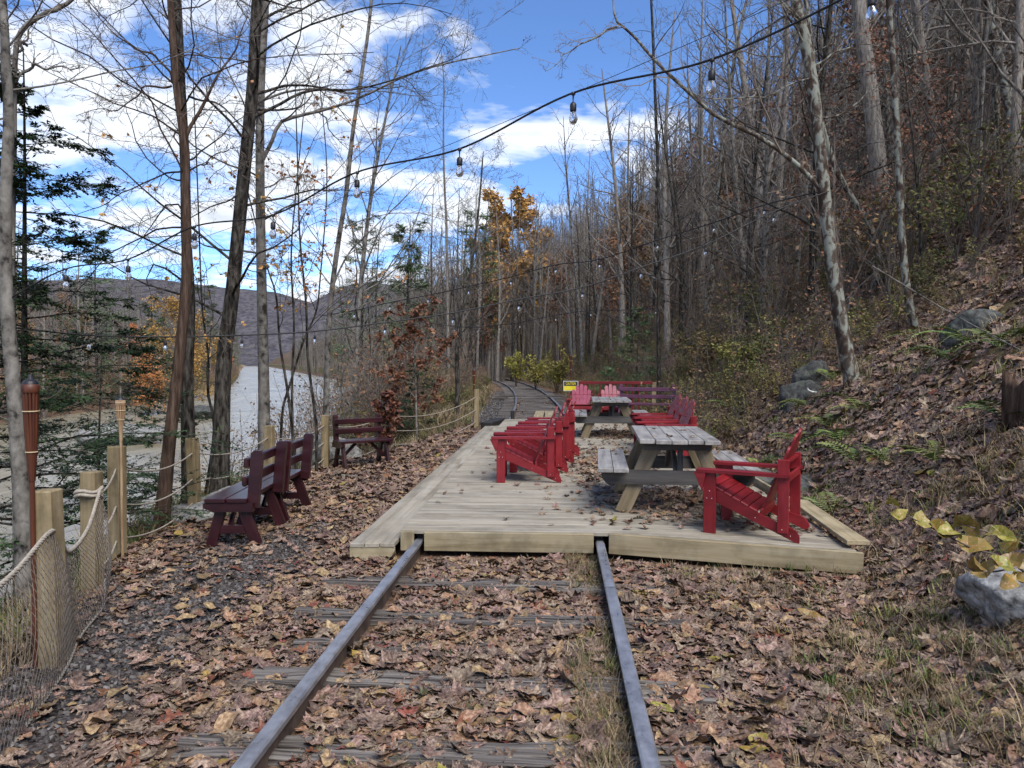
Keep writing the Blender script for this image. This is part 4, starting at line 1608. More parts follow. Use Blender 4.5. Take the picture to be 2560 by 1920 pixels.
# oak sapling that still holds its russet leaves, by the far end of the fence
hero('oak_sapling', 'oak sapling holding dark russet leaves behind the rope fence', [(1042, 1120), (1040, 980), (1036, 860), (1038, 780)], 16.5, .035,
     [(22, .2, .98, 1.15, .46, 6, .12, .05, .5, .006), (6, .2, 1, .8, .45, 4, .16, .02, .6, .004), (5, .2, 1, .7, .45, 3, .18, 0, .6, .0026)], BARK4, TWIGL, up_to=2.3, leaves=(260, 6, .10), leafmat=RUSSET, group='saplings on the river bank')
hero('oak_sapling', 'small bush of russet leaves against the fence post by the bench', [(965, 1150), (962, 1080), (966, 1030), (958, 985)], 13.6, .018,
     [(12, .1, .95, .95, .5, 5, .12, .04, .5, .004), (5, .2, 1, .8, .5, 4, .16, .02, .6, .003), (4, .2, 1, .7, .45, 3, .18, 0, .6, .002)], BARK4, TWIG, up_to=1.0, leaves=(230, 4, .10), leafmat=RUSSET, group='saplings on the river bank')

# trees on the near slope
hero('lichen_tree', 'tree with pale lichen patches leaning up the slope behind the deck', [(2135, 972), (2112, 860), (2092, 740), (2068, 560), (2046, 330), (2020, 140), (1990, 0), (1975, -80)], 10.9, .148,
     spec_hero(9, 1.0, .26, .45, 5), LICHEN, up_to=12, rtop=.55, flare=1.25, group='trees on the near slope',
     limbs=[([(2066, 490, 10.9), (1990, 410, 10.9), (1880, 330, 10.8), (1755, 272, 10.6), (1690, 198, 10.5), (1600, 108, 10.4), (1545, 64, 10.3), (1535, 0, 10.3), (1520, -90, 10.3)], .062), ([(1545, 66, 10.3), (1470, 100, 10.1), (1410, 140, 10), (1362, 178, 9.9)], .025), ([(2046, 190, 10.9), (1920, 235, 10.6), (1790, 250, 10.4), (1720, 225, 10.2)], .022), ([(2030, 170, 10.9), (2110, 125, 11), (2200, 115, 11.2)], .03), ([(2010, 60, 10.9), (1960, 10, 10.7), (1900, -60, 10.5)], .04)])
hero('bare_tree', 'slim pale mossy trunk on the slope right of the lichen tree', [(2295, 850), (2270, 740), (2256, 600), (2246, 400), (2236, 220), (2226, 60), (2215, -60)], 13.2, .095,
     spec_hero(9, 1.0, .26, .4, 4), LICHEN, up_to=12, rtop=.5, group='trees on the near slope')
hero('bare_tree', 'thick furrowed oak trunk behind the lichen tree', [(2235, 720), (2212, 560), (2192, 380), (2172, 200), (2150, 40), (2140, -60)], 17.5, .29,
     spec_hero(9, .95, .26, .5, 4), BARK1, up_to=16, rtop=.6, group='trees on the near slope')
hero('bare_tree', 'tall thin straight trunk rising behind the far picnic table', [(1648, 960), (1646, 800), (1648, 640), (1646, 480), (1640, 300), (1634, 140), (1628, 0)], 20.5, .085,
     spec_hero(14, .85, .24, .35, 4), BARK2, up_to=14, rtop=.4, group='trees on the near slope')
hero('bare_tree', 'pale grey trunk near the right edge high on the slope', [(2420, 540), (2440, 420), (2452, 300), (2458, 180), (2470, 40), (2478, -40)], 17.5, .095,
     spec_hero(9, .9, .26, .4, 4), BARK4, up_to=15, rtop=.5, group='trees on the near slope')
hero('bare_tree', 'leaning grey trunk slanting left out of the slope brush', [(2188, 600), (2120, 480), (2085, 410), (2060, 330), (2040, 240), (2030, 120)], 16.0, .10,
     spec_hero(8, .9, .26, .4, 4), LICHEN, up_to=11, rtop=.5, group='trees on the near slope')
hero('bare_tree', 'bare tree with fine spreading crown in the sky gap behind the fence', [(1122, 1000), (1120, 860), (1118, 700), (1116, 560), (1112, 480)], 34, .11,
     spec_hero(18, .8, .30, .35, 5, .004), BARK1, TWIGL, up_to=15, rtop=.2)
hero('bare_tree', 'spreading dark tree at the left side of the track beyond the fence', [(1140, 1060), (1144, 980), (1142, 880), (1150, 800), (1165, 740), (1180, 660)], 21.5, .11,
     spec_hero(14, .8, .34, .2, 5, .003), BARK2, TWIG, up_to=7.5, rtop=.25)

# a beech still in orange leaf where the track bends, and one across the river
for nm, lb, px_, d, h, r0, nl in (('beech_tree', 'orange leaved tree above the bend of the track', 1285, 80, 20, .2, 7000), ('beech_tree', 'bright orange beech at the water edge across the river', 452, 66, 11.5, .2, 5200),
                                  ('beech_tree', 'low orange shrubby beech on the far bank left of the stout tree', 372, 64, 6.5, .12, 2600)):
    p = at(px_, 950, d)
    b = np.array([p[0], p[1], gzs(p[0], p[1]) - .2])
    P0 = trunk_line(h, .02, .012, 14) + b
    tr, cr, fin = hardwood(P0, r0, [(26, .2, .97, 1.0, .36, 6, .12, .04, .42, .02), (7, .2, 1, .8, .42, 4, .15, .02, .5, .012), (6, .2, 1, .7, .45, 3, .17, .01, .55, .008)])
    idx = rng.permutation(len(fin))[:nl // 5]
    idx = idx[fin[idx, 0, 2] < b[2] + h * .98]
    plant(nm, lb, 'tree', b, tr, cr, BARK4, TWIG, 'beeches in orange leaf', leafcards(fin[idx], 6 if d < 70 else 12, .17 if d < 70 else .42, .22, .2, .7), ORANGE)


# ------------------------------------------------------------------ the woods: individual trees near, a mass far off
def proto_tree(h, r0, n1, t0, ang, l1, n2, n3, rmin, bark, twig, leaf=None, lm=None, k=12, up=.05):
    P0 = trunk_line(h, .02, .014, k)
    tr, cr, fin = hardwood(P0, r0, [(n1, t0, .97, ang, l1, 5, .13, up, .42, .010), (n2, .2, 1, .75, .42, 4, .16, .02, .5, rmin * 1.5), (n3, .2, 1, .7, .45, 3, .18, .01, .6, rmin)], None, .22, 7, 1.3)
    a = mesh('trunk', *join(tr), True)
    a.materials.append(bark)
    b = mesh('crown', *join(cr))
    b.materials.append(twig)
    c = None
    if leaf:
        idx = rng.permutation(len(fin))[:leaf[0]]
        c = mesh('foliage', *leafcards(fin[idx], leaf[1], leaf[2], .06, .3, .65))
        c.materials.append(lm)
    return a, b, c


PROTO = [proto_tree(15, .15, 26, .2, .95, .26, 7, 6, .0045, BARK1, TWIG),
         proto_tree(13, .12, 26, .15, .9, .28, 7, 6, .0045, BARK2, TWIG),
         proto_tree(16, .18, 24, .25, 1.0, .26, 7, 6, .0045, BARK1, TWIGL),
         proto_tree(12, .10, 26, .15, .85, .28, 7, 6, .004, BARK4, TWIGL),
         proto_tree(14, .13, 26, .2, .95, .27, 7, 6, .0045, LICHEN, TWIG),
         proto_tree(8, .06, 16, .2, .75, .34, 6, 5, .0035, BARK2, TWIG),
         proto_tree(6, .045, 14, .2, .8, .38, 6, 5, .003, BARK4, TWIGL),
         proto_tree(7, .05, 16, .12, 1.1, .36, 6, 5, .003, BARK4, TWIG, (330, 4, .09), DULLOR, up=.0)]


def zone(x, y):
    v = np.array([x, y, 3.0]) - _C
    d = v @ _F
    px = 1280 + FPX * (v @ _R) / d
    s = 'left of the thin trunk' if px < 1640 else 'left of the lichen tree' if px < 2060 else 'right of the lichen tree'
    return s + (', in front' if d < 24 else ', midway' if d < 38 else ', far back')


def copies(pos, which, name, labels, group, zoned=True):
    for (x, y), w in zip(pos, which):
        a, b, c = PROTO[w]
        s = float(rng.uniform(.68, 1.2))
        t = thing(name, labels[w] + (' ' + zone(x, y) if zoned else (', nearer stretch' if y < 40 else ', middle stretch' if y < 65 else ', far stretch')), 'tree', (float(x), float(y), gzs(x, y) - .15), float(rng.uniform(0, 6.28)), group, s)
        t.rotation_euler[0] = float(rng.normal() * .065)
        t.rotation_euler[1] = float(rng.normal() * .065)
        put('trunk', a, None, t)
        cr = put('crown', b, None, t)
        if c:
            put('foliage', c, None, cr)


def scatter_xy(n, ymin, ymax, umin, umax, mind, taken, view=1.12, zt=4):
    out = []
    tries = 0
    while len(out) < n and tries < n * 60:
        tries += 1
        y = ymin + (ymax - ymin) * rng.random() ** 1.25
        u = umin + (umax - umin) * rng.random()
        x = float(xc(y)) + u
        z = gzs(x, y)
        if not in_view(np.array([[x, y, z + zt]]), view)[0]:
            continue
        if any((x - a) ** 2 + (y - b) ** 2 < mind ** 2 for a, b in taken):
            continue
        taken.append((x, y))
        out.append((x, y))
    return out


taken = [(4.3, 10.9), (6.5, 13.5), (8.2, 17.5), (2.7, 20.5)]
HL = ['tall grey bare slope tree', 'tall dark bare slope tree', 'thick pale twigged slope tree',
      'slim smooth barked slope tree', 'lichen spotted bare slope tree', 'small dark bare slope tree',
      'thin pale bare slope sapling', 'young copper leaved slope beech']
pos = scatter_xy(150, 15, 60, 5.2, 42, 1.15, taken)
copies(pos, rng.choice([0, 1, 2, 3, 4, 5, 6, 7], len(pos), p=[.17, .17, .1, .14, .12, .11, .08, .11]), 'bare_tree', HL, 'bare trees of the slope wood')
pos = scatter_xy(26, 11, 24, 6.5, 18, 1.3, taken, 1.1, 1)
copies(pos, rng.choice([3, 4, 5, 6, 7, 7], len(pos)), 'bare_tree', HL, 'bare trees of the slope wood')
BL = ['grey bare tree in the strip between track and river', 'dark bare tree in the strip between track and river', 'thick grey bare tree between track and river', 'slim smooth bare tree between track and river',
      'lichen spotted bare tree between track and river', 'small dark bare tree between track and river', 'thin pale sapling between track and river', 'young copper leaved beech between track and river']
pos = scatter_xy(34, 22, 95, -7.0, -3.4, .8, taken)
copies(pos, rng.choice([3, 5, 6, 5, 6], len(pos)), 'bare_tree', BL, 'bare trees between track and river', False)


ORD = 'first second third fourth fifth sixth seventh eighth ninth tenth eleventh twelfth thirteenth fourteenth fifteenth sixteenth seventeenth eighteenth nineteenth twentieth'.split()


def tell_apart():
    """alike trees of one stretch are counted from the left of the picture"""
    by = {}
    for o in COL.objects:
        if o.parent is None and str(o.get('group', '')).startswith(('bare trees of', 'bare trees between')):
            v = np.array(o.location) + [0, 0, 2] - _C
            by.setdefault(o['label'], []).append((float((v @ _R) / (v @ _F)), o.name))
    for lb, L_ in by.items():
        if 1 < len(L_) <= 20:
            for k, (_, n) in enumerate(sorted(L_)):
                COL.objects[n]['label'] = lb + ', ' + ORD[k] + ' from left'


tell_apart()


# ------------------------------------------------------------------ scattering (uncountable stuff)
LIB = bpy.data.collections.new('library')      # sources, not part of the scene


def lib(name, objs_meshes):
    c = bpy.data.collections.new(name)
    for i, me in enumerate(objs_meshes):
        o = bpy.data.objects.new('%s_%02d' % (name, i), me)
        c.objects.link(o)
    return c


def scatter(name, label, cat, P, rot, scl, idx, coll):
    me = bpy.data.meshes.new(name)
    P = np.ascontiguousarray(P, np.float32)
    me.vertices.add(len(P))
    me.vertices.foreach_set('co', P.ravel())
    for nm, ty, key, arr in (('rot', 'FLOAT_VECTOR', 'vector', rot), ('scl', 'FLOAT', 'value', scl), ('idx', 'INT', 'value', idx)):
        a = me.attributes.new(nm, ty, 'POINT')
        a.data.foreach_set(key, np.ascontiguousarray(arr, np.int32 if ty == 'INT' else np.float32).ravel())
    o = put(name, me)
    g = bpy.data.node_groups.new(name, 'GeometryNodeTree')
    g.interface.new_socket('Geometry', in_out='INPUT', socket_type='NodeSocketGeometry')
    g.interface.new_socket('Geometry', in_out='OUTPUT', socket_type='NodeSocketGeometry')
    N, L = g.nodes.new, g.links.new
    gi, go = N('NodeGroupInput'), N('NodeGroupOutput')
    ci = N('GeometryNodeCollectionInfo')
    ci.inputs['Collection'].default_value = coll
    ci.inputs['Separate Children'].default_value = True
    ci.inputs['Reset Children'].default_value = True
    ip = N('GeometryNodeInstanceOnPoints')
    ip.inputs['Pick Instance'].default_value = True

    def na(n, t):
        k = N('GeometryNodeInputNamedAttribute')
        k.data_type = t
        k.inputs['Name'].default_value = n
        return k.outputs['Attribute']
    L(gi.outputs[0], ip.inputs['Points'])
    L(ci.outputs[0], ip.inputs['Instance'])
    L(na('idx', 'INT'), ip.inputs['Instance Index'])
    er = N('FunctionNodeEulerToRotation')
    L(na('rot', 'FLOAT_VECTOR'), er.inputs[0])
    L(er.outputs[0], ip.inputs['Rotation'])
    L(na('scl', 'FLOAT'), ip.inputs['Scale'])
    L(ip.outputs[0], go.inputs[0])
    m = o.modifiers.new('scatter', 'NODES')
    m.node_group = g
    kind(o, 'stuff', label, cat)
    return o


def merged(parts):
    """[(verts, faces, material)] -> one mesh with several materials"""
    V, F, mi, o = [], {}, {}, 0
    mats = []
    tris = []
    for v, f, m in parts:
        if m not in mats:
            mats.append(m)
        for g in (f if isinstance(f, list) else [f]):
            g = np.asarray(g)
            if g.shape[1] == 4:
                g = np.concatenate([g[:, [0, 1, 2]], g[:, [0, 2, 3]]])
            tris.append((g + o, mats.index(m)))
        V.append(v)
        o += len(v)
    me = mesh('source', np.concatenate(V), np.concatenate([t for t, _ in tris]))
    me.polygons.foreach_set('material_index', np.concatenate([np.full(len(t), i, np.int32) for t, i in tris]))
    for m in mats:
        me.materials.append(m)
    return me


# far woods
def far_tree(h, r0, twig, bark, leaf=None, lm=None):
    P0 = trunk_line(h, .02, .012, 6)
    tr, cr, fin = hardwood(P0, r0, [(14, .3, .97, .75, .28, 3, .12, .05, .45, .02), (6, .2, 1, .75, .45, 3, .16, .02, .55, .011), (4, .2, 1, .7, .5, 2, .18, .01, .6, .008)], None, .2, 5, 1.2)
    L_ = [(*join(tr), bark), (*join(cr), twig)]
    if leaf:
        idx = rng.permutation(len(fin))[:leaf[0]]
        L_.append((*leafcards(fin[idx], leaf[1], leaf[2], .2, .2, .7), lm))
    return merged(L_)


def far_pine(h):
    P0 = trunk_line(h, .01, .004, 8)
    tr, cr, lv = conifer(P0, .14, 34, .24, 5, 5, .55, t0=.2, width=.2)
    return merged([(*join(tr), BARK2), (*lv, PINEN)])


farc = lib('far_tree', [far_tree(14, .13, TWIG, BARK1), far_tree(13, .12, TWIGL, BARK1), far_tree(15, .14, TWIGL, BARK4), far_tree(11, .1, TWIG, BARK2),
                        far_tree(9, .1, TWIG, BARK4, (160, 6, .25), DULLOR), far_pine(14), far_tree(8, .1, TWIG, BARK4, (300, 7, .28), ORANGE)])


def wood(name, label, n, ymin, ymax, umin, umax, p, pw=1.5, view=1.3):
    y = ymin + (ymax - ymin) * rng.random(n * 4) ** pw
    u = umin + (umax - umin) * rng.random(n * 4)
    x = xc(y) + u
    z = gz(x, y) - .2
    P = np.stack([x, y, z], 1)
    P = P[in_view(P + [0, 0, 5], view)][:n]
    k = len(P)
    rot = np.stack([rng.normal(size=k) * .04, rng.normal(size=k) * .04, rng.uniform(0, 6.28, k)], 1)
    scatter(name, label, 'woods', P, rot, rng.uniform(.75, 1.25, k), rng.choice(len(p), k, p=p), farc)


wood('far_slope_wood', 'dense bare wood receding up the slope right of the track', 1500, 42, 240, 4.5, 110, [.33, .24, .11, .23, .09, .0, .0], 1.35)
wood('upper_slope_wood', 'bare trunks crowding the upper slope at the right', 420, 20, 60, 26, 75, [.37, .23, .12, .25, .03, 0, 0], 1.0)
wood('far_bank_wood', 'sunlit bare woods along the opposite river bank', 1500, 30, 420, -150, -37, [.08, .34, .34, .10, .05, .06, .03], 1.6)
wood('valley_wood', 'bare trees lining the river bend in the distance', 520, 62, 420, -9, 7, [.3, .3, .15, .19, .03, .03, .0], 1.6)


# leaves on the ground
def leaf_mesh(kind_, curl, seed, mt):
    r = np.random.default_rng(seed)
    if kind_ == 'oak':
        half = [(0, 0), (.10, .035), (.20, .05), (.27, .20), (.33, .22), (.38, .09), (.46, .11), (.55, .30), (.62, .31), (.64, .13), (.72, .12), (.80, .24), (.85, .22), (.86, .08), (1.0, .0)]
    elif kind_ == 'maple':
        half = [(0, 0), (.08, .10), (.02, .30), (.20, .28), (.26, .46), (.36, .36), (.48, .50), (.50, .28), (.60, .16), (.72, .20), (.78, .10), (1.0, .0)]
    else:
        half = [(0, 0), (.08, .10), (.22, .20), (.40, .26), (.58, .24), (.76, .15), (.90, .06), (1.0, 0)]
    h = np.array(half)
    h[1:-1] += r.normal(size=h[1:-1].shape) * .012
    n = len(h)
    V, F = [], []
    for x, w in h:
        V.append((x, 0, 0))
    for s in (1, -1):
        o = len(V)
        for x, w in h[1:-1]:
            V.append((x, s * w, 0))
        for i in range(n - 1):
            a, b = i, i + 1
            c = o + i - 1 if 0 < i < n - 1 else None
            d = o + i if 0 < i + 1 < n - 1 else None
            if c is None:
                F.append((a, b, d) if s > 0 else (a, d, b))
            elif d is None:
                F.append((a, b, c) if s > 0 else (a, c, b))
            else:
                F += [(a, b, d), (a, d, c)] if s > 0 else [(a, d, b), (a, c, d)]
    V = np.array(V, float)
    V[:, 0] -= .5
    x, y = V[:, 0], V[:, 1]
    V[:, 2] = curl * (1.1 * y * y * r.uniform(.3, 1.8) + .5 * x * x * r.uniform(-.6, 1.4) + .25 * x * y * r.uniform(-1, 1)) + .05 * curl * np.sin(x * 9 + r.uniform(0, 6)) + .07 * np.abs(y) * r.uniform(.2, 1)
    V[:, 2] *= .6
    V[:, 2] -= V[:, 2].min()
    me = mesh('source', V, np.array(F))
    me.materials.append(mt)
    return me


leafc = lib('leaf', [leaf_mesh('oak', .6, 1, LITTER), leaf_mesh('oak', 1.6, 2, LITTER), leaf_mesh('oak', -1.4, 3, LITTER), leaf_mesh('maple', .8, 4, LITTER), leaf_mesh('maple', 1.8, 5, LITTER),
                     leaf_mesh('beech', 1.5, 6, LITTERB), leaf_mesh('beech', 2.6, 7, LITTERB), leaf_mesh('oak', .8, 8, LITTERB), leaf_mesh('oak', 1.2, 9, RUSSET), leaf_mesh('beech', 1.5, 10, YLEAF)])
LP = np.array([.24, .17, .13, .07, .05, .11, .08, .11, .035, .005])


def ground_normal_rot(x, y, k, tilt):
    e = .08
    dzx = (gz(x + e, y) - gz(x - e, y)) / (2 * e)
    dzy = (gz(x, y + e) - gz(x, y - e)) / (2 * e)
    rx = np.arctan(dzy) + rng.normal(size=k) * tilt
    ry = -np.arctan(dzx) + rng.normal(size=k) * tilt
    return rx, ry


def rot_on_ground(rx, ry, yaw):
    """euler for: spin by yaw about own z, then tilt by ry, rx (matrix Rx Ry Rz)"""
    cx, sx, cy, sy, cz, sz = np.cos(rx), np.sin(rx), np.cos(ry), np.sin(ry), np.cos(yaw), np.sin(yaw)
    # M = Rx @ Ry @ Rz ; blender XYZ euler is Rz' Ry' Rx'
    m20 = sx * sz - cx * sy * cz
    m21 = sx * cz + cx * sy * sz
    m22 = cx * cy
    m10 = cx * sz + sx * sy * cz
    m00 = cy * cz
    return np.stack([np.arctan2(m21, m22), np.arcsin(np.clip(-m20, -1, 1)), np.arctan2(m10, m00)], 1)


def litter(name, label, n, ymin, ymax, umin, umax, size, keep, power=1.0, tilt=.22, lift=.012):
    y = ymin + (ymax - ymin) * rng.random(n) ** power
    u = umin + (umax - umin) * rng.random(n)
    x = xc(y) + u
    k = keep(x, y, u)
    x, y, u = x[k], y[k], u[k]
    z = gz(x, y)
    P = np.stack([x, y, z + lift * rng.random(len(x)) * 2], 1)
    k = in_view(P, 1.2)
    P = P[k]
    x, y = P[:, 0], P[:, 1]
    m = len(P)
    rx, ry = ground_normal_rot(x, y, m, tilt)
    rot = rot_on_ground(rx, ry, rng.uniform(0, 6.28, m))
    scatter(name, label, 'leaves', P, rot, size * np.clip(rng.lognormal(-.12, .42, m), .3, 1.9), rng.choice(len(LP), m, p=LP / LP.sum()), leafc)
    return m


TIES_Y = np.array([2.40, 3.02, 3.70, 4.16, 4.62, 5.35])


def keep_near(x, y, u):
    k = (np.abs(np.abs(u) - .7525) > .075) & ~((x > -1.75) & (x < 2.3) & (y > 6.05 - np.maximum(x - .4, 0) * .2) & (y < 18.9))
    tie = (np.abs(y[:, None] - TIES_Y[None]).min(1) < .125) & (np.abs(u) < 1.25)
    bare = (u < -.82) | ((np.abs(u + .05) < .42) & (vnoise(x * 1.6, y * 1.6, 4) > .1)) | ((u > .85) & (vnoise(x * 2, y * 2, 14) > .28))
    k &= ~(tie & bare & (rng.random(len(x)) < .84))
    path = np.exp(-((u + 2.25) / .9) ** 4) * (.88 + .4 * vnoise(x * 1.3, y * .9, 6)) * (1 - .5 * sstep(6.0, 9.0, y))
    dirt = np.exp(-(((x + 3.5) / .6) ** 2 + ((y - 6.9) / 1.0) ** 2)) * .95
    k &= rng.random(len(x)) > np.maximum(path, dirt)
    k &= u > np.interp(y, [0, 4, 8, 14, 20], [-4.0, -4.0, -5.6, -5.0, -4.5])
    return k


litter('leaf_litter', 'brown fallen oak and beech leaves carpeting the track and path', 84000, 1.6, 8.5, -4.2, 4.6, .092, keep_near, .8, .2, .014)
litter('leaf_crumbs', 'small leaf fragments between the larger fallen leaves', 42000, 1.6, 7.5, -4.2, 4.2, .042, keep_near, .8, .2, .006)
litter('path_leaf_litter', 'brown fallen leaves along the path beside the deck', 30000, 8.0, 19.5, -5.2, -1.0, .12, keep_near, .9, .2, .01)


def keep_hill(x, y, u):
    return (x > 2.3) & (u > toe(y) - .5) & (vnoise(x * .7, y * .7, 12) < .36)


litter('slope_leaf_litter', 'brown fallen leaves covering the slope beside the deck', 80000, 5, 26, 1.8, 14, .135, keep_hill, 1.1, .3, .02)


def keep_far(x, y, u):
    return (np.abs(np.abs(u) - .7525) > .08) & ((np.abs(u) < .7) | (u > 2.6))


litter('far_leaf_litter', 'brown fallen leaves between the rails beyond the deck', 9000, 18.9, 34, -.72, .72, .12, keep_far, 1.0)
litter('upper_leaf_litter', 'brown fallen leaves on the upper slope under the trees', 60000, 14, 60, 6, 34, .20, keep_far, 1.2, .3)


def deck_leaves():
    pts = []
    for (cx, cy, sx, sy, n, hz) in ((1.25, 7.6, .42, .55, 900, .07), (1.05, 14.7, .30, .45, 520, .09), (.55, 9.6, .30, 1.0, 520, .02), (.9, 11.3, .5, .8, 420, .015), (1.95, 8.6, .2, 1.4, 500, .04),
                                    (.35, 13.2, .6, 2.0, 160, .006), (1.6, 16.5, .5, 1.2, 160, .02), (2.1, 6.9, .12, .5, 90, .03), (.2, 10.5, .9, 3.0, 110, .004), (-.6, 9, .5, 2.6, 26, .003), (.6, 6.9, .6, .4, 14, .003)):
        x, y = cx + rng.normal(size=n) * sx, cy + rng.normal(size=n) * sy
        pile = np.exp(-(((x - cx) / sx) ** 2 + ((y - cy) / sy) ** 2) * .6)
        pts.append(np.stack([x, y, DZ + .006 + rng.random(n) * (hz * pile + .004) - .035 * np.maximum((x - .6) / 1.7, 0) ** 2], 1))
    P = np.concatenate(pts)
    for (cx, cy, sx, sy, z, n) in ((1.12, 7.58, .25, .6, DZ + .702, 5), (1.0, 14.6, .25, .6, DZ + .71, 5), (.54, 7.6, .08, .6, DZ + .447, 3), (1.72, 7.6, .08, .5, DZ + .447, 3), (.42, 14.6, .08, .5, DZ + .45, 2)):
        pts.append(np.stack([cx + rng.uniform(-sx, sx, n), cy + rng.uniform(-sy, sy, n), np.full(n, z)], 1))
    P = np.concatenate(pts)
    P = P[(P[:, 0] > -1.25) & (P[:, 0] < 2.24) & (P[:, 1] > 6.3) & (P[:, 1] < 18.6)]
    m = len(P)
    rx, ry = rng.normal(size=m) * .3, rng.normal(size=m) * .3
    scatter('deck_leaf_litter', 'brown dry leaves drifted under the tables on the deck', 'leaves', P, rot_on_ground(rx, ry, rng.uniform(0, 6.28, m)), .10 * rng.uniform(.5, 1.2, m), rng.choice(len(LP), m, p=LP / LP.sum()), leafc)


deck_leaves()


# gravel on the path and beside the far track
def stone_mesh(seed):
    r = np.random.default_rng(seed)
    V = np.array([(1, 0, 0), (-1, 0, 0), (0, 1, 0), (0, -1, 0), (0, 0, 1), (0, 0, -1), (.6, .6, .4), (-.6, .5, .5), (.5, -.6, .5), (-.6, -.6, .3)], float)
    V *= np.array([1, .75, .5]) * r.uniform(.75, 1.15, (len(V), 1))
    import bmesh
    bm = bmesh.new()
    for v in V:
        bm.verts.new(v)
    bmesh.ops.convex_hull(bm, input=bm.verts)
    me = bpy.data.meshes.new('source')
    bm.to_mesh(me)
    bm.free()
    me.materials.append(STONE)
    return me


stonec = lib('stone', [stone_mesh(i) for i in range(4)])


def gravel(name, label, n, ymin, ymax, umin, umax, size, keep, power=1.0):
    y = ymin + (ymax - ymin) * rng.random(n) ** power
    u = umin + (umax - umin) * rng.random(n)
    x = xc(y) + u
    k = keep(x, y, u)
    x, y = x[k], y[k]
    P = np.stack([x, y, gz(x, y) + .004], 1)
    P = P[in_view(P, 1.2)]
    m = len(P)
    scatter(name, label, 'gravel', P, rng.uniform(0, 6.28, (m, 3)) * [.15, .15, 1], size * rng.uniform(.5, 1.4, m), rng.choice(4, m), stonec)


gravel('path_gravel', 'grey gravel showing through the leaves on the path', 48000, 1.8, 13, -3.8, -1.1, .017, lambda x, y, u: (rng.random(len(x)) < np.exp(-((u + 2.25) / .85) ** 2) * sstep(11, 6, y)) & (x < -1.7), .9)
gravel('track_ballast', 'grey stone ballast beside the track beyond the deck', 22000, 18.6, 42, -2.7, 1.6, .036, lambda x, y, u: ((u < -.85) & (rng.random(len(x)) < sstep(-2.7, -1.9, u))) | (rng.random(len(x)) < .12), 1.3)


# grass, weeds, brush
def tuft(n, h, spread, w, mt, seed, lean=.5):
    r = np.random.default_rng(seed)
    b = np.zeros((n, 3))
    b[:, :2] = r.normal(size=(n, 2)) * spread
    a = r.uniform(0, 6.28, n)
    ln = h * r.uniform(.4, 1.2, n)
    le = r.uniform(.1, lean, n)
    d = np.stack([np.cos(a) * le, np.sin(a) * le, np.ones(n)], 1)
    d /= np.linalg.norm(d, axis=1, keepdims=True)
    s = np.stack([-np.sin(a), np.cos(a), np.zeros(n)], 1) * w / 2
    mid = b + d * ln[:, None] * .55
    tip = mid + (d * .45 + np.stack([np.cos(a), np.sin(a), np.full(n, -.35)], 1) * .25) * ln[:, None]
    V = np.stack([b - s, b + s, mid + s * .8, mid - s * .8, tip], 1).reshape(-1, 3)
    o = np.arange(n)[:, None] * 5
    F = np.concatenate([o + [[0, 1, 2]], o + [[0, 2, 3]], o + [[3, 2, 4]]])
    me = mesh('source', V, F)
    me.materials.append(mt)
    return me


def weed(h, seed, mt, lm, nl=60, ls=.05):
    n = 7
    P = np.zeros((n, 6, 3))
    r = np.random.default_rng(seed)
    a = r.uniform(0, 6.28, n)
    le = r.uniform(.05, .5, n)
    for k in range(6):
        t = k / 5
        P[:, k, 0] = np.cos(a) * le * h * t ** 1.4 + r.normal(size=n) * .01 * k
        P[:, k, 1] = np.sin(a) * le * h * t ** 1.4 + r.normal(size=n) * .01 * k
        P[:, k, 2] = h * t * r.uniform(.85, 1.1, n)
    R = np.linspace(.006, .002, 6)[None] * np.ones((n, 1)) * h
    P2, R2 = kids(P, R, 5, .3, 1, .7, .4, 3, .15, .05, .6, .0018)
    P3, R3 = kids(P2, R2, 3, .3, 1, .7, .5, 2, .15, .03, .6, .0012)
    return merged([(*join([tubes(P, R, 3), tubes(P2, R2, 3), tubes(P3, R3, 3)]), mt), (*leafcards(P3, max(1, nl // 30), ls, .02, .1, .5), lm)])


grassc = lib('tuft', [tuft(22, .14, .03, .006, GRASS, 1), tuft(26, .20, .05, .006, STRAW, 2, .8), tuft(22, .16, .04, .005, STRAW, 3, 1.0), tuft(16, .12, .03, .009, WEED, 4), tuft(14, .10, .03, .012, GRASS, 5)])
weedc = lib('weed', [weed(.9, 1, BRUSH, WEED, 70, .07), weed(.8, 2, BRUSH, BRUSH, 40, .06), weed(1.1, 3, TWIG, WEED, 60, .07), weed(.7, 4, BRUSH, GRASS, 80, .06), weed(1.6, 5, TWIG, DULLOR, 40, .08), weed(2.2, 6, TWIG, BRUSH, 30, .07)])


def veg(name, label, cat, n, box, size, coll, probs, keep, power=1.0, tilt=.12, yaw_only=False):
    ymin, ymax, umin, umax = box
    y = ymin + (ymax - ymin) * rng.random(n) ** power
    u = umin + (umax - umin) * rng.random(n)
    x = xc(y) + u
    k = keep(x, y, u)
    x, y = x[k], y[k]
    P = np.stack([x, y, gz(x, y) - .01], 1)
    P = P[in_view(P, 1.2)]
    m = len(P)
    rot = np.stack([rng.normal(size=m) * tilt, rng.normal(size=m) * tilt, rng.uniform(0, 6.28, m)], 1)
    scatter(name, label, cat, P, rot, size * rng.uniform(.55, 1.4, m), rng.choice(len(probs), m, p=np.array(probs) / sum(probs)), coll)


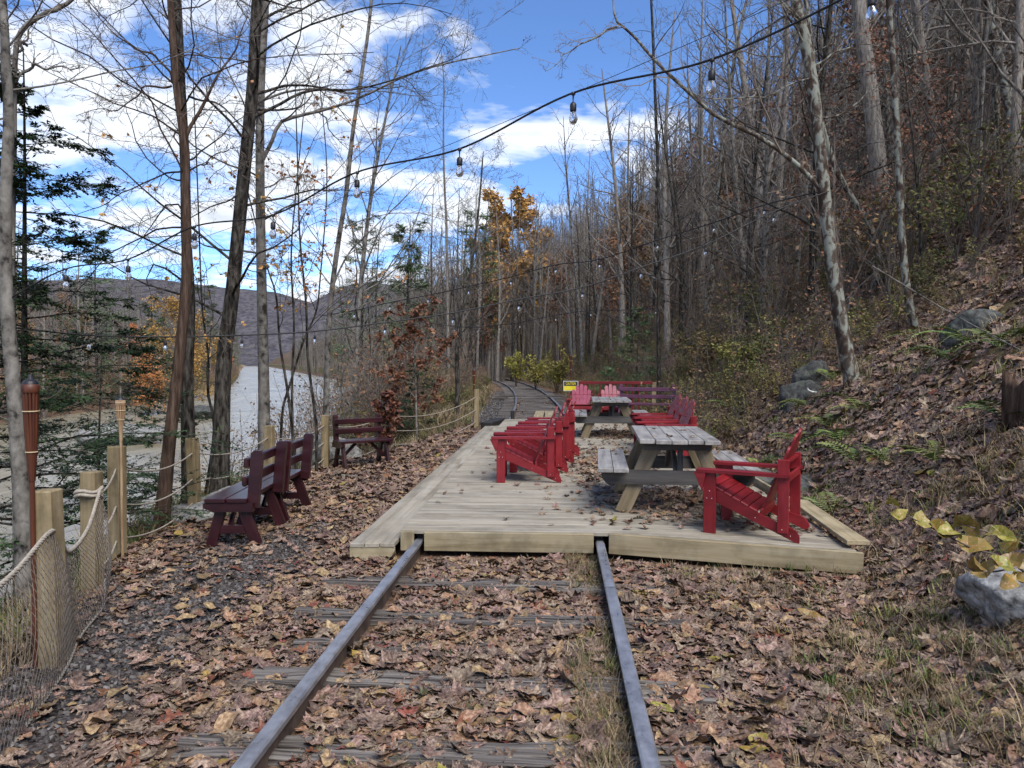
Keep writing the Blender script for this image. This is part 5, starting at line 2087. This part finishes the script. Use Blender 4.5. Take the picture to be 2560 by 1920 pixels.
clump = lambda x, y, s, f, t: vnoise(x * f, y * f, s) > t
veg('verge_grass', 'green and straw coloured grass growing right of the track', 'grass', 2500, (2.2, 6.6, 1.2, 4.6), .75, grassc, [.25, .25, .22, .16, .12], lambda x, y, u: (rng.random(len(x)) < sstep(1.15, 2.0, u + .35 * sstep(4.5, 5.6, y)) * (.25 + .75 * clump(x, y, 3, 1.1, -.1))) & ~((x < 2.3) & (y > 5.95)))
veg('rail_grass', 'dry grass growing along the inside of the right rail', 'grass', 750, (2.0, 6.15, .48, .72), .55, grassc, [.22, .36, .34, .04, .04], lambda x, y, u: clump(x, y, 5, 1.4, -.25))
veg('tie_grass', 'small green tufts between the ties', 'grass', 150, (2.0, 6.0, -1.7, .6), .5, grassc, [.7, .1, .1, .05, .05], lambda x, y, u: clump(x, y, 8, 1.7, .12) & (np.abs(np.abs(u) - .75) > .07))
veg('slope_grass', 'thin grass and seedlings between the leaves on the slope', 'grass', 4200, (5, 24, 2.4, 13), 1.0, grassc, [.2, .26, .24, .2, .1], lambda x, y, u: (rng.random(len(x)) < .35 + .6 * clump(x, y, 9, .6, .08)) & (x > 2.35))
veg('bank_grass', 'tangled dry grass on the river bank beyond the fence', 'grass', 4200, (2, 20, -6.5, -1.6), 1.5, grassc, [.22, .34, .3, .1, .04], lambda x, y, u: u < np.interp(y, [0, 3.8, 6.2, 8.5, 12, 14, 18, 20], [-2.2, -2.35, -3.4, -3.95, -3.7, -3.1, -1.9, -1.8]))
veg('track_verge_weeds', 'tan and green weeds lining the track beyond the deck', 'weeds', 2600, (19, 66, -6.5, -1.9), .62, weedc, [.26, .28, .14, .18, .08, .06], lambda x, y, u: u < -2.6 - .8 * sstep(30, 19, y) + 1.2 * sstep(40, 60, y), 1.3)
veg('verge_straw', 'straw coloured grass along the track bend', 'grass', 5200, (19, 64, -5.0, 5.0), 2.2, grassc, [.12, .42, .36, .08, .02], lambda x, y, u: np.abs(u + .1) > 1.85, 1.3)
veg('slope_foot_weeds', 'yellowing weeds and brush at the foot of the slope', 'weeds', 2500, (13, 62, 2.0, 12), .62, weedc, [.3, .24, .2, .16, .06, .04], lambda x, y, u: (u > 2.5) & (rng.random(len(x)) < np.exp(-(u - 2.5) / 5)), 1.2)
veg('slope_brush', 'bare brown brush under the trees of the slope', 'brush', 2400, (14, 95, 4.5, 45), 1.35, weedc, [.08, .28, .14, .04, .2, .26], lambda x, y, u: clump(x, y, 15, .15, -.3), 1.3)
veg('river_edge_brush', 'tangle of bare brush between fence and water', 'brush', 800, (18.5, 120, -9, -3.6), 1.2, weedc, [.12, .26, .2, .06, .16, .2], lambda x, y, u: u > -20, 1.4)
veg('far_bank_brush', 'sunlit tan brush at the foot of the far bank', 'brush', 1400, (30, 260, -46, -36.2), 1.6, weedc, [.2, .2, .1, .05, .35, .1], lambda x, y, u: u < 0, 1.5)


# ------------------------------------------------------------------ single plants, rocks and bits
def rock(label, x, y, s, m, seed, sink=.3, rz=0, group='rocks'):
    import bmesh
    bm = bmesh.new()
    bmesh.ops.create_icosphere(bm, subdivisions=5, radius=1)
    r = np.random.default_rng(seed)
    dirs = r.normal(size=(16, 3))
    dirs /= np.linalg.norm(dirs, axis=1, keepdims=True)
    cut = r.uniform(.60, .92, 16)
    c = np.array([v.co for v in bm.verts])
    c /= np.linalg.norm(c, axis=1, keepdims=True)
    q = c @ dirs.T
    rad = np.minimum(np.where(q > 1e-3, cut / np.maximum(q, 1e-3), 9).min(1), 1.0)
    rad = rad + .09 * fbm(c[:, 0] * 2 + seed, c[:, 1] * 2 + c[:, 2] * 1.7, seed, 3) + .07 * fbm(c[:, 0] * 8 + c[:, 2] * 5, c[:, 1] * 8 - c[:, 2] * 6, seed + 3, 4)
    c = c * rad[:, None] * np.array(s)
    for v, k in zip(bm.verts, c):
        v.co = k
    me = bpy.data.meshes.new('boulder')
    bm.to_mesh(me)
    bm.free()
    me.materials.append(m)
    me.polygons.foreach_set('use_smooth', np.ones(len(me.polygons), bool))
    o = put('boulder', me)
    o.location = (x, y, gzs(x, y) - s[2] * sink + s[2] * .5)
    o.rotation_euler = (0, 0, rz)
    tag(o, label, 'rock', group)


def rock_px(label, px, py, d, s, m, seed, **k):
    p = at(px, py, d)
    rock(label, p[0], p[1], s, m, seed, **k)


rock_px('large pale grey boulder leaning behind the fence post by the far bench', 800, 1120, 13.2, (.75, .6, .62), ROCK, 4, sink=.35)
rock_px('flat grey boulder at the foot of the stout leaning tree', 575, 1270, 9.0, (.5, .4, .24), ROCK, 7, sink=.4)
rock_px('low grey boulder beside the fence left of the paired benches', 470, 1290, 8.3, (.4, .3, .2), ROCK, 9, sink=.5)
rock_px('grey boulder with a mossy edge at the right foreground', 2555, 1500, 4.0, (.33, .3, .20), ROCK, 12, sink=.45)
rock_px('mossy dark boulder high on the slope right of the pale trunk', 2440, 760, 9.5, (.42, .35, .34), ROCKD, 15, sink=.4)
rock_px('dark wet rock in the slope left of the lichen tree', 2010, 905, 12.2, (.45, .4, .5), ROCKD, 18, sink=.6)
rock_px('small mossy rock above the dark wet rock', 2040, 830, 12.8, (.38, .3, .36), ROCKD, 21, sink=.3)
rock_px('dark rock half hidden behind the lone front chair', 1990, 1095, 8.6, (.4, .3, .28), ROCKD, 25, sink=.5)
rock_px('dark flat stone ledge beside the deck kerb', 1900, 1130, 9.4, (.5, .3, .25), ROCKD, 27, sink=.5)
rock_px('pale flat rock standing out of the river shallows', 310, 1062, 41, (2.6, 1.4, .8), ROCK, 33, sink=-1.6)
rock_px('dark rock in the river near the stout tree', 500, 1015, 60, (2.2, 1.2, .7), ROCKD, 35, sink=-1.9)

# yellowing bushes where the track bends
for k, (px_, d, s, lb) in enumerate(((1338, 44, 1.7, 'bright yellow green bush at the bend of the track'), (1392, 40, 1.9, 'yellow green bush right of the track bend, behind the torch'), (1290, 50, 2.0, 'small yellow bush left of the brightest bush at the bend'),
                                     (1840, 16.5, 1.1, 'green weed bush at the slope foot above the three chairs'), (1755, 19.5, 1.3, 'pale seeding weed bush right of the plum bench'))):
    p = at(px_, 950, d)
    t = thing('leafy_bush', lb, 'bush', (p[0], p[1], gzs(p[0], p[1]) - .03), k * 1.3, 'yellowing bushes', s)
    n = 9
    P = np.zeros((n, 6, 3))
    a = rng.uniform(0, 6.28, n)
    le = rng.uniform(.1, .6, n)
    for j in range(6):
        P[:, j, 0] = np.cos(a) * le * (j / 5) ** 1.3
        P[:, j, 1] = np.sin(a) * le * (j / 5) ** 1.3
        P[:, j, 2] = j / 5 * rng.uniform(.8, 1.1, n)
    P2, R2 = kids(P, np.full((n, 6), .008), 6, .25, 1, .7, .4, 3, .15, .04, .6, .003)
    P3, R3 = kids(P2, R2, 4, .2, 1, .7, .5, 2, .15, .03, .6, .002)
    put('stems', mesh('stems', *join([tubes(P, np.full((n, 6), .008), 4), tubes(P2, R2, 3), tubes(P3, R3, 3)])), BRUSH, t)
    put('foliage', mesh('foliage', *leafcards(P3, 6, .075, .03, .1, .55)), YBUSH if k < 3 else WEED, t)

# ferns
v, q = [], []
nP = 13
V, F = [], []
for k in range(nP):
    t = .12 + .86 * k / (nP - 1)
    c = np.array([t, 0, .55 * t - .75 * t * t])
    L_ = .20 * math.sin(min(1, (t + .08)) * math.pi) ** .7 + .015
    for s in (-1, 1):
        o = len(V)
        e = c + np.array([L_ * .38, s * L_, -.03])
        w = np.array([.022, 0, .004])
        m_ = (c + e) / 2
        V += [c, m_ + w, e, m_ - w]
        F.append((o, o + 1, o + 2, o + 3) if s < 0 else (o + 3, o + 2, o + 1, o))
P_ = np.array([[t, 0, .55 * t - .75 * t * t] for t in np.linspace(0, 1, 9)])
vt, ft = tubes(P_[None], np.linspace(.008, .002, 9)[None], 4)
vv, ff = join([(np.array(V), np.array(F)), (vt, ft)])
frond_me = mesh('frond', vv, ff)
frond_me.materials.append(FERN)
FERNS = [(2075, 935, 9.8, .55, 'yellow green fern against the foot of the lichen tree'), (2150, 1010, 9.6, .5, 'fern just right of the lichen tree foot'), (2105, 1030, 9.0, .5, 'fern below the lichen tree'),
         (2020, 900, 11.4, .5, 'fern below the dark wet rock on the slope'), (2090, 830, 12.0, .55, 'bright fern right behind the lichen trunk'), (2425, 790, 9.0, .6, 'bright green fern under the high mossy boulder'),
         (2375, 830, 8.8, .5, 'drooping fern left of the bright green fern'), (2500, 860, 8.2, .5, 'fern at the right edge by the stump'), (1890, 1050, 10.2, .5, 'fern behind the back of the front chair'),
         (2220, 1150, 7.6, .42, 'small blue green fern in the middle of the leaf slope'), (2080, 1180, 7.4, .40, 'small fern beside the rear leg of the front chair'), (2010, 1010, 10.0, .45, 'fern left of the lichen tree over dark stones'),
         (2530, 1010, 6.6, .5, 'fern under the stump at the right edge'), (2290, 760, 12.5, .5, 'fern beside the slim mossy trunk'), (1800, 1010, 13.5, .5, 'fern at the slope foot behind the three chairs'),
         (1830, 940, 15.0, .55, 'fern among weeds above the three chairs'), (2350, 1120, 6.8, .4, 'low fern on the leaf slope right of centre'), (2140, 1090, 8.2, .45, 'yellowing fern above the blue green fern')]
for (px_, py_, d, s, lb) in FERNS:
    p = at(px_, py_, d)
    t = thing('fern', lb, 'fern', (p[0], p[1], gzs(p[0], p[1]) + .01), random.uniform(0, 6), 'ferns on the slope', s * 1.12)
    for k in range(7):
        a = k / 7 * 6.283 + random.uniform(-.3, .3)
        M = Matrix.Rotation(a, 4, 'Z') @ Matrix.Rotation(random.uniform(-.55, -.1), 4, 'Y') @ Matrix.Rotation(random.uniform(-.3, .3), 4, 'X') @ Matrix.Scale(random.uniform(.75, 1.15), 4)
        put('frond', frond_me, None, t, M)

# broad leaved shrub branch at the right foreground
big = [leaf_mesh('beech', 2.6, 50 + i, YLEAF) for i in range(6)]
sh = thing('leafy_shrub', 'shrub branch with large yellow green leaves at the right foreground', 'shrub', tuple(on(2640, 1640, .12)))
Ob = np.array(sh.location)
st = [[(2640, 1640, 3.0), (2600, 1480, 2.95), (2520, 1400, 2.9), (2430, 1370, 2.85), (2330, 1320, 2.8), (2250, 1280, 2.75)], [(2600, 1480, 2.95), (2560, 1420, 2.9), (2480, 1430, 2.8), (2410, 1420, 2.75)], [(2620, 1400, 3.0), (2540, 1350, 3.0), (2470, 1330, 3.0), (2400, 1310, 3.0)]]
for s_ in st:
    P = resample([at(a, b, d) for a, b, d in s_], 14)
    v, q = tubes(P[None], np.linspace(.006, .002, 14)[None], 5)
    put('branch', mesh('branch', v - Ob, q, True), TWIGL, sh)
LV = [(2225, 1262, 2.75, .12, 2.6), (2245, 1290, 2.75, .10, 2.2), (2298, 1308, 2.8, .15, 1.8), (2345, 1325, 2.8, .15, 2.3), (2375, 1338, 2.8, .16, 1.5), (2432, 1365, 2.85, .16, 1.8), (2400, 1312, 3.0, .15, 2.8), (2440, 1330, 3.0, .16, .3), (2480, 1345, 3.0, .14, .2),
      (2510, 1338, 3.0, .12, .6), (2430, 1420, 2.75, .14, 3.0), (2470, 1425, 2.8, .14, .5), (2500, 1420, 2.8, .17, 1.6), (2545, 1370, 2.95, .17, .2), (2550, 1410, 2.9, .15, 1.2), (2555, 1455, 2.9, .16, 1.7), (2520, 1455, 2.85, .13, 2.0)]
for i, (a, b, d, s, ang) in enumerate(LV):
    p = at(a, b, d) - Ob
    M = Matrix.Translation(Vector(p)) @ Euler((random.uniform(.5, 1.2), random.uniform(-.6, .6), random.uniform(-.6, .6) + ang - 1.5)).to_matrix().to_4x4() @ Matrix.Scale(s * .85, 4)
    put('leaf', big[i % 6], None, sh, M)

# rotten stump at the right edge and sticks on the ground
p = at(2590, 985, 6.4)
z0 = gzs(p[0], p[1])
n = 22
V = []
for k, z in enumerate(np.linspace(-.3, .34, 8)):
    for j in range(n):
        a = j / n * 6.283
        r0 = .19 * (1 + .18 * math.sin(5 * a) + .1 * math.sin(9 * a + 1)) * (1.15 - .25 * k / 7)
        V.append((r0 * math.cos(a) - .1 * z, r0 * math.sin(a), z + (.05 * math.sin(7 * a) + .05 * math.sin(3 * a) + .03 * math.sin(13 * a) if k == 7 else 0)))
for j in range(n):
    a = j / n * 6.283
    V.append((.08 * math.cos(a), .08 * math.sin(a), .12))
F = [(k * n + j, k * n + (j + 1) % n, (k + 1) * n + (j + 1) % n, (k + 1) * n + j) for k in range(8) for j in range(n)]
o = put('tree_stump', mesh('tree_stump', np.array(V), np.array(F), True), BARK3)
o.location = (p[0], p[1], z0)
tag(o, 'rotten brown tree stump cut by the right edge', 'stump')
for i, (a, b, c, d, dd, r, lb) in enumerate(((855, 1180, 895, 1166, 11.0, .035, 'short grey stick lying in front of the far bench'), (2180, 665, 2560, 880, 7.8, .009, 'long thin fallen branch slanting across the upper slope'),
                                            (2280, 1120, 2350, 1075, 7.4, .018, 'short dead stick on the leaf slope'), (2165, 690, 2225, 672, 14, .03, 'pale fallen stick above the lichen tree'))):
    P = resample([at(a, b, dd), at((a + c) / 2, (b + d) / 2 + 6, dd - .05), at(c, d, dd - .1 if i != 1 else 6.2)], 12)
    for q_ in P:
        g = gzs(q_[0], q_[1])
        q_[2] = g + r * .8 if i != 1 else max(q_[2], g + .03)
    Q, R_ = (P[None], np.linspace(r, r * .5, 12)[None])
    K2, KR = kids(Q, R_, 5, .2, .95, .7, .25, 3, .15, .0, .5, .003)
    v, f = join([tubes(Q, R_, 6), tubes(K2, KR, 4)] if i == 1 else [tubes(Q, R_, 6)])
    o = put('fallen_stick', mesh('fallen_stick', v - P[0], f, True), BARK4 if i != 2 else BARK2)
    o.location = tuple(P[0])
    tag(o, lb, 'stick', 'fallen sticks')
# pale curved pipe stuck in the slope below the mossy rock
a_ = np.linspace(PI * .95, PI * 2.05, 16)
p = at(2022, 838, 12.3)
Pp = np.stack([.16 * np.cos(a_), np.zeros(16), .07 * np.sin(a_)], 1)
v, f = tubes(Pp[None], np.full((1, 16), .014), 6)
o = put('bent_pipe', mesh('bent_pipe', v, f, True), WHITE)
o.location = (p[0], p[1] - .45, gzs(p[0], p[1] - .45) + .12)
tag(o, 'pale bent pipe sticking out below the small mossy rock', 'pipe')
